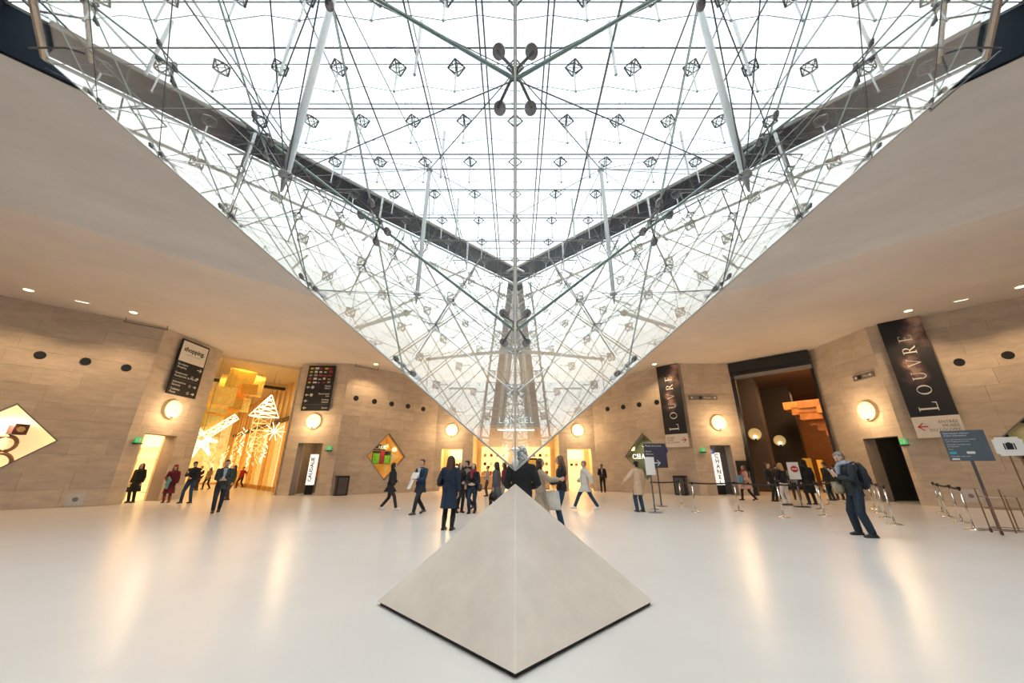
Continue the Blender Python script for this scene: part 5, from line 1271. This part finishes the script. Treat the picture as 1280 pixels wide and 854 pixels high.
    for i, sx in enumerate((1, -1)):
        sh = V((sx * sw, lean * .95, 1.40 + tz)); mode = arms[i]
        if mode == 'down': tg = V((sx * (sw + .06), .04, .87 + tz)); hint = V((sx * .3, -1, 0)); hd = V((0, .12, -1)); pn = V((-sx, 0, 0))
        elif mode == 'swingf': tg = V((sx * (sw + .04), .26, .95 + tz)); hint = V((sx * .2, -1, -.2)); hd = V((0, .55, -.8)); pn = V((-sx, 0, 0))
        elif mode == 'swingb': tg = V((sx * (sw + .05), -.22, .93 + tz)); hint = V((sx * .2, -.5, .2)); hd = V((0, -.1, -1)); pn = V((-sx, 0, 0))
        elif mode == 'phone': tg = V((sx * .055, .31, 1.21 + tz)); hint = V((sx * .6, -.4, -1)); hd = V((-sx * .25, .55, .75)); pn = V((-sx * .5, -.6, .5))
        elif mode == 'hold': tg = V((sx * .07, .29, 1.08 + tz)); hint = V((sx * .6, -.5, -1)); hd = V((-sx * .8, .55, .1)); pn = V((0, -.7, .7))
        elif mode == 'belly': tg = V((sx * .10, .24, 1.02 + tz)); hint = V((sx * .8, -.5, -.6)); hd = V((-sx, .25, 0)); pn = V((0, -1, 0))
        elif mode == 'reach': tg = V((sx * .10, .48, 1.24 + tz)); hint = V((sx * .4, 0, -1)); hd = V((0, 1, .15)); pn = V((-sx, 0, .4))
        elif mode == 'face': tg = V((sx * .10, .16, 1.45 + tz)); hint = V((sx * .7, .4, -1)); hd = V((-sx * .2, .1, 1)); pn = V((-sx * .5, -1, 0))
        elif mode == 'out': tg = V((sx * (sw + .34), .12, 1.02 + tz)); hint = V((sx * .2, -1, 0)); hd = V((sx * .6, .2, -.6)); pn = V((0, 0, -1))
        elif mode == 'bag': tg = V((sx * (sw + .02), .18, 1.08 + tz)); hint = V((sx * .5, -1, -.5)); hd = V((-sx * .3, .9, -.2)); pn = V((0, 0, -1))
        elif mode == 'back': tg = V((sx * .10, -.20, .98 + tz)); hint = V((sx, -.4, 0)); hd = V((-sx, -.1, -.4)); pn = V((0, 1, 0))
        el, wr = ik(sh, tg, .29, .255, hint); A_.append((sh, el, wr)); hd = hd.normalized(); pn = (pn - hd * pn.dot(hd)).normalized(); side = hd.cross(pn)
        tube(bodyM, [V((sx * .08, lean * .95, 1.42 + tz)), sh, sh.lerp(el, .5), el, el.lerp(wr, .3), wr], [.055, .052, .045, .036, .038, .025], 10, cap=True)
        pc = wr + hd * .085
        tube(bodyM, [wr, wr + hd * .03, pc], [(.026, .018), (.038, .015), (.042, .013)], 10, side=side, cap=True)
        for f_ in range(4):
            off = (f_ - 1.5) * .0225; ln = (.066, .078, .072, .056)[f_]
            b0 = pc + side * off - hd * .005; b1 = b0 + hd * ln * .5 + side * off * .12 + pn * .008; b2 = b1 + hd * ln * .38 + pn * .026
            tube(bodyM, [b0, b1, b2], [.0105, .0098, .0088], 7, cap=True)
        # thumb leaves the side of the palm (inner side = forward/up)
        ts = side * (1 if side.dot(V((-sx, .6, .4))) > 0 else -1)
        t0 = wr + hd * .035 + ts * .030; t1 = t0 + hd * .032 + ts * .026 + pn * .008; t2 = t1 + hd * .028 + ts * .004 + pn * .008
        tube(bodyM, [t0 - ts * .012, t1, t2], [.014, .012, .010], 7, cap=True)
        hands.append((wr, pc, hd, pn, side))
    S_ = Matrix.Diagonal((k, k, k, 1)); S_ = S_
    def fin(bm): bmesh.ops.scale(bm, vec=(k, k, k), verts=bm.verts)
    fin(bodyM); rmesh('body', bodyM, SKIN[skin], o, vox * (.85 if near else 1), 1)
    for sx in (-1, 1):
        bm = bmesh.new(); ball(bm, HR_ @ (hc + V((sx * .030, .085, .010))), (.013, .008, .007), 8); fin(bm); build('eye', bm, EYE, o, True)
    bm = bmesh.new(); ball(bm, HR_ @ (hc + V((0, .088, -.062))), (.022, .009, .007), 8); fin(bm); build('mouth', bm, LIP, o, True)
    # trousers / boots / shoes
    bm = bmesh.new()
    if legc is not None:
        zb = .30 if boots else .10
        torso(bm, .010, .88, 1.08)
        for hip, kn, an in L:
            e = kn.lerp(an, .55) if boots else an + V((0, 0, -.015))
            tube(bm, [hip + V((0, 0, .02)), hip.lerp(kn, .4), kn, kn.lerp(e, .5), e], [.098, .092, .068 * legw, .064 * legw, (.062 if boots else .056) * legw], 12)
        fin(bm); rmesh('trousers', bm, cloth(legc), o, vox)
    for i, (hip, kn, an) in enumerate(L):
        bm = bmesh.new(); foot(bm, an, .010, feet[i].z)
        bx(bm, (an.x - .040, an.y - .085, an.z - .085), (an.x + .040, an.y + .02, an.z - .05)); bx(bm, (an.x - .045, an.y + .02, an.z - .085), (an.x + .045, an.y + .17, an.z - .064))
        if boots: tube(bm, [an + V((0, 0, -.03)), an + V((0, 0, .03)), an.lerp(kn, .45), an.lerp(kn, .6)], [.052, .055, .068, .072], 12)
        else: tube(bm, [an + V((0, 0, -.04)), an + V((0, 0, .02))], [.048, .046], 10)
        fin(bm); rmesh('boot' if boots else 'shoe', bm, mat('shoe_leather', shoec if not boots else boots, .4), o, vox * .8, 1)
    # top
    inf = {'jacket': .022, 'coat': .028, 'parka': .045, 'shirt': .012, 'suit': .020}[top]
    tm = cloth(topc, .85 if top != 'parka' else .6)
    bm = bmesh.new()
    hz_ = {'jacket': .84, 'coat': .52, 'parka': .66, 'shirt': .92, 'suit': .80}[top] if hem is None else hem
    torso(bm, inf, .90, 1.46, hemf=flare + .02, hemz=hz_)
    tube(bm, [V((0, lean, 1.42 + tz)), V((0, lean + .005, 1.50 + tz))], [(.082, .078), (.066, .070)], 12)
    for sh, el, wr in A_:
        sx = 1 if sh.x > 0 else -1; e2 = wr.lerp(el, .06)
        tube(bm, [V((sx * .08, lean * .95, 1.41 + tz)), sh + V((0, 0, .0)), sh.lerp(el, .5), el, el.lerp(e2, .5), e2], [.062 + inf * .6, .058 + inf, .050 + inf, .044 + inf, .042 + inf * .9, .034 + inf * .8], 12)
    if hood:
        tube(bm, [V((-.12, lean - .06, 1.45 + tz)), V((0, lean - .115, 1.42 + tz)), V((.12, lean - .06, 1.45 + tz))], [.045, .07, .045], 10, cap=True)
    fin(bm); rmesh('coat' if top in ('coat', 'parka') else 'jacket', bm, tm, o, vox)
    if shirt:
        bm = bmesh.new(); prism(bm, [(-.055, 1.47), (.055, 1.47), (.02, 1.12), (-.02, 1.12)], lambda s, z, n: V((s, n + lean, z + tz)), .105 + inf - .02, .115 + inf); fin(bm); build('shirt_front', bm, cloth(shirt), o)
    if tie_waist:
        bm = bmesh.new(); tube(bm, [V(((.165) * math.cos(a), (.125) * math.sin(a), 1.08 + tz)) for a in [2 * math.pi * i / 20 for i in range(21)]], (.012), 6, side=V((0, 0, 1))); fin(bm); build('waist_belt', bm, M_BLACK, o)
    # hair, hats, scarves
    def hbuild(nm, bm, mm, v=vox * .9):
        bmesh.ops.transform(bm, matrix=HR_, verts=bm.verts); fin(bm); return rmesh(nm, bm, mm, o, v, 1)
    hm = HAIRC[hairc]
    if hair and hat != 'hijab':
        bm = bmesh.new()
        ball(bm, hc + V((0, -.022, .040)), (.082, .098, .082), 14)
        tube(bm, [hc + V((0, -.045, .03)), hc + V((0, -.055, -.05))], [(.074, .058), (.060, .045)], 12, cap=True)
        if hair == 'short': ball(bm, hc + V((0, .045, .085)), (.055, .045, .025), 10)
        if hair in ('long', 'mid'):
            zl = -.36 if hair == 'long' else -.20
            tube(bm, [hc + V((0, -.05, .04)), hc + V((0, -.07, -.08)), hc + V((0, -.10, -.2)), hc + V((0, -.115, zl))], [(.085, .06), (.095, .055), (.10, .045), (.055, .022)], 14, cap=True)
            for sx in (-1, 1): tube(bm, [hc + V((sx * .065, .0, .05)), hc + V((sx * .085, .005, -.03)), hc + V((sx * .088, .0, -.13)), hc + V((sx * .085, .01, zl * .8))], [.030, .030, .032, .02], 9, cap=True)
        if hair == 'bun': ball(bm, hc + V((0, -.12, .06)), .045, 10)
        hbuild('hair', bm, hm)
    if hat == 'beanie' or (isinstance(hat, tuple) and hat[0] == 'beanie'):
        c_ = hat[1] if isinstance(hat, tuple) else (.015, .015, .017)
        bm = bmesh.new(); ball(bm, hc + V((0, -.015, .06)), (.092, .110, .085), 14); tube(bm, [hc + V((0, -.015, .03)), hc + V((0, -.015, .055))], [(.094, .112), (.094, .112)], 16); hbuild('hat', bm, cloth(c_))
    if hat == 'hood':
        bm = bmesh.new(); ball(bm, hc + V((0, -.035, .02)), (.105, .115, .13), 14); tube(bm, [hc + V((0, -.05, -.06)), hc + V((0, -.03, -.19))], [(.10, .09), (.11, .09)], 12, cap=True); hbuild('hood', bm, tm)
    if scarf:
        bm = bmesh.new()
        for zz, rr in ((1.50, .088), (1.465, .10)):
            tube(bm, [V((rr * math.cos(a), lean + .01 + (rr + .012) * math.sin(a), zz + tz + .012 * math.sin(3 * a))) for a in [2 * math.pi * i / 18 for i in range(19)]], .034, 8, side=V((0, 0, 1)))
        tube(bm, [V((.03, lean + .11, 1.46 + tz)), V((.04, lean + .15, 1.36 + tz)), V((.03, lean + .16, 1.24 + tz))], [.045, .055, .04], 10, cap=True)
        fin(bm); rmesh('scarf', bm, cloth(scarf), o, vox)
    # world helper for things held or worn
    M = Matrix.Translation(g) @ Matrix.Rotation(math.radians(face), 4, 'Z') @ Matrix.Diagonal((k, k, k, 1))
    return dict(o=o, M=M, hands=hands, tz=tz, k=k, lean=lean, A=A_, face=face)
def held(P, name, label, cat, loc, rz=0):
    o = thing(name, P['M'] @ V(loc), label, cat, rz=math.radians(P['face'] + rz)); return o
def phone(P, label, col=(.02, .02, .02)):
    h0, h1 = P['hands']; c = (h0[1] + h1[1]) / 2 + V((0, .02, .035)); o = held(P, 'mobile_phone', label, 'phone', c); o.rotation_euler[0] = math.radians(-35)
    lbox('case', (-.038, -.005, -.075), (.038, .005, .075), mat('phone_case', col, .3), o); lbox('screen', (-.034, -.0065, -.068), (.034, -.005, .068), mat('phone_glow', (.3, .35, .4), .2, emit=.4), o)
def tote(P, hi, label, w_, h, col, name='handbag', flat=.12, drop=.13, strap=True, off=(0, 0, 0), rz=0):
    wr, pc, hd, pn, sd = P['hands'][hi]; top_ = pc + V(off)
    o = held(P, name, label, 'bag', top_ - V((0, 0, drop + h)), rz=90 + rz)
    bm = bmesh.new(); f = lambda s, z, n: V((s, n, z)); prism(bm, [(-w_ / 2, 0), (w_ / 2, 0), (w_ * .42, h), (-w_ * .42, h)], f, -flat / 2, flat / 2); bmesh.ops.bevel(bm, geom=bm.edges[:], offset=.018, segments=2, affect='EDGES')
    build('body', bm, cloth(col, .5), o, True)
    for y in (-flat * .35, flat * .35):
        bm = bmesh.new(); tube(bm, [(w_ * .22 * math.cos(a), y * (1 - math.sin(a)), h - .01 + (drop + .01) * math.sin(a)) for a in [math.pi * i / 10 for i in range(11)]], .008, 6); build('handle', bm, cloth(tuple(c * .7 for c in col), .5), o)
    return o
def shoulder_bag(P, side_, label, col, w_=.30, h=.24, z=.95, name='shoulder_bag', y=-.02, cross=True, d=.12):
    tz = P['tz']; o = held(P, name, label, 'bag', (side_ * .25, y, z + tz)); o.rotation_euler[2] += math.radians(90)
    bm = bmesh.new(); bx(bm, (-w_ / 2, -d / 2, 0), (w_ / 2, d / 2, h)); bmesh.ops.bevel(bm, geom=bm.edges[:], offset=.03, segments=2, affect='EDGES'); build('body', bm, cloth(col, .55), o, True)
    bm = bmesh.new(); bx(bm, (-w_ / 2 - .004, -d / 2 - .012, h * .4), (w_ / 2 + .004, -d / 2 + .01, h + .006)); bmesh.ops.bevel(bm, geom=bm.edges[:], offset=.006, segments=1, affect='EDGES'); build('flap', bm, cloth(tuple(c * .85 for c in col), .55), o)
    bm = bmesh.new(); e = -side_ if cross else side_
    # strap up over the shoulder: local frame is turned 90 deg, x' = forward
    def loc(x, y_, zz):
        d_ = V((x - side_ * .25, y_ - y, zz - z)); return V((d_.y, -d_.x, d_.z)) * P['k']
    for yy in (.13, -.13): tube(bm, [loc(side_ * .24, yy * .5 + y, z + h * .9), loc(side_ * .15, yy * 1.12, 1.20), loc(e * .06, yy * 1.1, 1.38), loc(e * .11, 0, 1.50)], (.014, .006) and .012, 6)
    build('strap', bm, cloth(tuple(c * .7 for c in col), .6), o)
    return o

NAVY = (.012, .026, .055); JEANS = (.018, .055, .12); BLK = (.010, .010, .012); DGREY = (.05, .052, .06)
# --- near right: scarfed man with backpack
P = person(1085, 671, 82, 'person in dark jacket and grey scarf looking at a phone near the right posts', H_=1.84, legs='wide', arms=('phone', 'phone'), topc=(.020, .028, .034), hem=.80, legc=(.010, .022, .040), legw=1.25, shoec=(.02, .025, .03), hairc='grey', scarf=(.30, .34, .42), near=True, head=(0, 30), lean=.05)
phone(P, 'mobile phone held by the scarfed person on the right', (.4, .4, .42))
bp = held(P, 'backpack', 'dark backpack on the back of the scarfed person', 'backpack', (0, -.215, .98)); bm = bmesh.new(); tube(bm, [(0, 0, .02), (0, -.015, .15), (0, -.02, .38), (0, .0, .50)], [(.15, .085), (.17, .11), (.155, .09), (.09, .05)], 14, cap=True); build('body', bm, cloth((.016, .024, .034), .7), bp, True)
bm = bmesh.new(); tube(bm, [(0, -.09, .08), (0, -.115, .16), (0, -.11, .25)], [(.11, .03), (.12, .035), (.10, .02)], 10, cap=True); build('pocket', bm, cloth((.020, .028, .040), .7), bp, True)
for sx in (-1, 1):
    bm = bmesh.new(); tube(bm, [(sx * .09, .05, .48), (sx * .13, .17, .56), (sx * .15, .36, .46), (sx * .17, .34, .25), (sx * .16, .10, .06)], .016, 6); build('strap', bm, BLK and M_BLACK, bp)
shoulder_bag(P, 1, 'khaki canvas satchel worn at the hip by the scarfed person', (.38, .33, .22), w_=.30, h=.26, z=.83, name='satchel', y=.10, d=.13)
# --- centre group
P = person(559, 663, -8, 'person seen from behind with long dark hair, long navy coat and tall boots', H_=1.76, fem=True, arms=('down', 'bag'), top='coat', topc=NAVY, hem=.50, flare=.05, legc=(.012, .014, .022), boots=(.012, .014, .018), hair='long', hairc='brown', near=True, legs='stand', tie_waist=True)
shoulder_bag(P, -1, 'small black shoulder bag of the person in the long navy coat', BLK, w_=.26, h=.2, z=1.0, y=0)
P = person(706, 663, 82, 'person with long brown hair, black jacket and blue jeans holding a phone, facing left', H_=1.76, fem=True, arms=('hold', 'hold'), top='jacket', topc=BLK, hem=.88, legc=(.014, .045, .10), legw=.9, boots=None, hair='long', hairc='light', near=True, head=(0, 8), shoec=BLK, at=ground(704, 663))
tote(P, 1, 'large pale cream handbag hanging from the arm of the long-haired person on the right', .60, .44, (.85, .81, .74), flat=.2, drop=.16, off=(-.16, -.02, -.02), rz=0)
P = person(652, 640, 4, 'person in a plain black coat seen from behind, right behind the pyramid tip', H_=1.80, arms=('bag', 'bag'), top='coat', topc=(.008, .009, .012), hem=.55, legc=BLK, hair='long', hairc='black', near=True, at=V((.12, 7.15, 0)), fem=False, hat='hood')
P = person(683, 640, 265, 'person in a long beige coat reaching out with a red phone beside the pyramid tip', H_=1.68, fem=True, arms=('reach', 'reach'), top='coat', topc=(.38, .30, .22), hem=.35, flare=.10, legc=(.3, .24, .2), hair='mid', hairc='brown', at=V((.62, 9.6, 0)), legs='stand')
o = held(P, 'mobile_phone', 'red mobile phone in the outstretched hand near the pyramid tip', 'phone', P['hands'][0][1] + V((-.10, .05, 0))); lbox('case', (-.04, -.06, -.04), (.04, .06, .04), mat('red_case', (.5, .05, .03), .4), o)
P = person(620, 641, 75, 'person in a mid-length grey coat walking left with a white paper bag', H_=1.72, fem=True, arms=('down', 'down'), top='parka', topc=(.075, .075, .085), hem=.42, legc=(.02, .015, .02), hair='mid', hairc='black', legs='walk', stride=.45, shoec=(.05, .04, .04))
tote(P, 0, 'white paper bag held by the person in the grey coat', .30, .18, (.75, .75, .75), 'paper_bag', .06, .05)
tote(P, 1, 'black handbag carried by the person in the grey coat', .30, .22, BLK, flat=.1, drop=.10)
P = person(590, 642, 172, 'person in black jacket with a dark red scarf and ankle boots facing the camera', H_=1.66, fem=True, arms=('belly', 'belly'), topc=(.014, .015, .020), hem=.86, legc=(.012, .035, .06), boots=BLK, hair='long', hairc='black', scarf=(.25, .02, .03), legs='walk', stride=.35)
shoulder_bag(P, -1, 'dark handbag beside the person with the red scarf', (.03, .03, .035), z=.78)
P = person(582, 637, 100, 'person in tan coat and navy scarf with short dark hair behind the group', H_=1.80, arms=('down', 'down'), top='jacket', topc=(.30, .21, .14), hem=.84, legc=(.012, .022, .04), hairc='black', scarf=(.012, .016, .045), legs='walk', stride=.6)
P = person(573, 641, 215, 'person with black hair half hidden behind the long navy coat', H_=1.66, fem=True, arms=('down', 'belly'), topc=BLK, legc=BLK, hair='mid', hairc='black', hem=.80, shoec=BLK)
tote(P, 0, 'soft grey cloth bag between the navy coat and the group', .26, .24, (.10, .12, .16), 'cloth_bag', .1, .08)
P = person(523, 643, 150, 'person in navy coat walking towards the camera holding white papers', H_=1.80, arms=('hold', 'hold'), top='coat', topc=(.016, .040, .075), hem=.70, legc=(.018, .020, .028), hairc='black', legs='walk2', stride=.62, shirt=(.6, .6, .62), shoec=(.08, .07, .06), near=True)
o = held(P, 'papers', 'stack of white papers held by the person in the navy coat', 'papers', (0, .36, 1.12)); o.rotation_euler[0] = math.radians(30)
for i in range(3): lbox('sheet', (-.15 + i * .006, -.012 - i * .004, -.02 + i * .008), (.15 + i * .006, -.009 - i * .004, .20 + i * .008), M_WHITE, o)
lbox('folder', (-.04, -.03, -.38), (.10, -.02, .0), M_WHITE, o)
P = person(485, 638, 268, 'person in black hooded coat and white sneakers walking right past the gold diamond window', H_=1.68, fem=True, arms=('swingf', 'belly'), top='jacket', topc=(.012, .016, .020), hem=.70, flare=.05, legc=BLK, shoec=(.75, .72, .70), hair=None, hat='hood', legs='walk', stride=.65, lean=.06)
P = person(733, 638, 90, 'person in a long white coat and white sneakers walking left', H_=1.78, arms=('belly', 'swingb'), top='parka', topc=(.62, .60, .54), hem=.66, legc=(.016, .045, .08), shoec=(.75, .73, .72), hairc='grey', legs='walk', stride=.85)
P = person(753, 617.5, 165, 'guard in a black suit standing against the back wall', H_=1.80, arms=('belly', 'down'), top='suit', topc=(.008, .009, .012), legc=(.008, .009, .012), skin=2, hairc='black', shirt=(.4, .4, .4), at=V((5.9, 26.2, 0)))
P = person(801, 640, 15, 'person in a beige parka, black beanie and jeans seen from behind', H_=1.70, arms=('down', 'out'), top='parka', topc=(.62, .43, .29), hem=.58, hood=True, legc=(.02, .07, .13), legw=1.15, hat='beanie', hair='short', hairc='black')
# --- right queue
P = person(937, 626, 88, 'person with red scarf, pale blue top and pink skirt walking left by the dark entrance', H_=1.66, fem=True, arms=('hold', 'belly'), top='coat', topc=(.62, .38, .32), hem=.60, flare=.06, legc=BLK, hair='mid', hairc='light', scarf=(.42, .04, .05), legs='walk', stride=.6)
o = held(P, 'shopping_bag', 'pale blue bag hugged by the person with the red scarf', 'bag', (-.02, .30, .80)); bm = bmesh.new(); bx(bm, (-.18, -.08, 0), (.18, .08, .42)); bmesh.ops.bevel(bm, geom=bm.edges[:], offset=.04, segments=2, affect='EDGES'); build('body', bm, cloth((.16, .36, .55), .6), o, True)
P = person(986, 632, 12, 'blonde person in black jacket and white trousers seen from behind in the queue', H_=1.70, fem=True, arms=('belly', 'belly'), topc=(.014, .016, .020), hem=.90, legc=(.68, .66, .66), hair='mid', hairc='blonde', shoec=(.08, .05, .04))
P = person(969, 627, 200, 'dark-clad person left of the blonde in the queue, face turned to the camera', H_=1.74, arms=('down', 'belly'), topc=BLK, legc=BLK, hairc='black')
P = person(976, 624, 300, 'person in a dark hoodie just behind the blonde in the queue', H_=1.74, arms=('down', 'down'), topc=(.02, .02, .02), legc=BLK, hairc='brown', at=ground(978, 624))
P = person(998, 625, 330, 'person in a light grey jacket with a bag in the queue', H_=1.68, fem=True, arms=('belly', 'down'), topc=(.20, .20, .21), legc=(.03, .03, .04), hair='bun', hairc='brown')
shoulder_bag(P, -1, 'dark bag at the side of the person in the light grey jacket', DGREY)
P = person(1017, 631, 350, 'person in a long black coat standing right of the entry sign', H_=1.82, arms=('down', 'down'), top='coat', topc=(.008, .009, .012), hem=.45, flare=.10, legc=BLK, hair='mid', hairc='black', hat='hood')
P = person(1041, 625, 20, 'broad dark-coated person in the queue, nearer to the scarfed person', H_=1.80, arms=('down', 'down'), top='parka', topc=(.010, .010, .012), legc=(.01, .03, .04), hairc='black', at=ground(1042, 626))
P = person(1052, 625, 340, 'second dark-coated person in the queue beside the timber wall', H_=1.72, arms=('down', 'down'), top='parka', topc=(.012, .014, .018), legc=(.01, .03, .05), hairc='brown')
# --- left group
P = person(167, 628, 190, 'person in a long black coat with a black handbag in the doorway under the signboard', H_=1.72, fem=True, arms=('down', 'down'), top='coat', topc=(.010, .014, .014), hem=.48, flare=.08, legc=BLK, hair='mid', hairc='black', legs='stand', at=ground(163, 628.5))
tote(P, 0, 'small black handbag of the person in the long black coat at the left doorway', .30, .22, BLK, flat=.1, drop=.10)
P = person(207, 628.5, 205, 'person in red hat and long maroon coat with a turquoise scarf', H_=1.64, fem=True, arms=('belly', 'down'), top='coat', topc=(.14, .012, .030), hem=.42, flare=.10, legc=BLK, boots=(.20, .03, .03), hair='mid', hairc='light', hat=('beanie', (.35, .02, .03)))
o = held(P, 'scarf_bundle', 'turquoise cloth draped over the arm of the person in maroon', 'cloth', (.05, .28, .66)); bm = bmesh.new(); tube(bm, [(0, -.02, 0), (.02, .01, .18), (-.02, -.02, .36), (.03, -.04, .48)], [(.05, .03), (.08, .035), (.07, .04), (.04, .03)], 12, cap=True); build('cloth', bm, cloth((.14, .40, .42), .7), o, True)
P = person(232, 629, 188, 'person in a dark jacket and blue jeans reading a phone beside the one in maroon', H_=1.80, arms=('phone', 'belly'), topc=(.014, .020, .030), hem=.86, legc=(.02, .06, .13), hairc='black', legs='wide', head=(0, 25))
phone(P, 'mobile phone of the person in blue jeans on the left')
P = person(269, 641, 215, 'person in a dark green-grey blazer striding forward with a phone', H_=1.80, arms=('hold', 'hold'), top='suit', topc=(.045, .055, .050), hem=.78, legc=(.012, .020, .028), hairc='black', legs='walk', stride=.5, shirt=(.35, .45, .52), head=(0, 12), near=True)
phone(P, 'white mobile phone of the person in the blazer', (.6, .6, .6))
P = person(287, 622, 150, 'person in a green top partly hidden behind the blazer', H_=1.64, fem=True, arms=('out', 'down'), topc=(.03, .07, .045), legc=DGREY, hair='mid', hairc='brown', at=ground(284, 625))
P = person(257, 612, 175, 'person in a beige jacket walking in the gallery', H_=1.68, fem=True, arms=('down', 'belly'), topc=(.42, .30, .18), hem=.80, legc=BLK, hair='mid', hairc='brown', legs='walk')
P = person(299, 610, 170, 'person in a bright red jacket walking in the gallery', H_=1.72, arms=('down', 'swingb'), topc=(.38, .02, .03), hem=.82, legc=BLK, hairc='black', legs='walk')
P = person(228, 612, 170, 'dark figure behind the person in maroon, at the gallery edge', H_=1.7, arms=('down', 'down'), topc=(.05, .01, .02), legc=BLK, hairc='black', at=ground(245, 613))
P = person(312, 608, 185, 'small figure in orange at the far side of the gallery', H_=1.66, arms=('down', 'down'), topc=(.45, .10, .03), legc=DGREY, hairc='brown', at=ground(309, 608))
P = person(186, 622, 100, 'dark-clad person inside the shop beyond the left doorway', H_=1.70, arms=('belly', 'belly'), topc=BLK, legc=BLK, hairc='black', at=V((-18.9, 18.4, 0)))
P = person(632, 640, 90, 'person in a maroon top standing in front of the back shop, left of the tip', H_=1.70, fem=True, arms=('belly', 'belly'), topc=(.18, .012, .03), hem=.82, legc=(.35, .30, .28), hair='mid', hairc='brown', at=V((-.45, 16.2, 0)))
P = person(600, 630, 90, 'pale-clad person near the left counter of the back shop', H_=1.64, fem=True, arms=('hold', 'hold'), topc=(.50, .42, .36), legc=DGREY, hair='bun', hairc='brown', at=V((-1.6, 22.5, 0)))
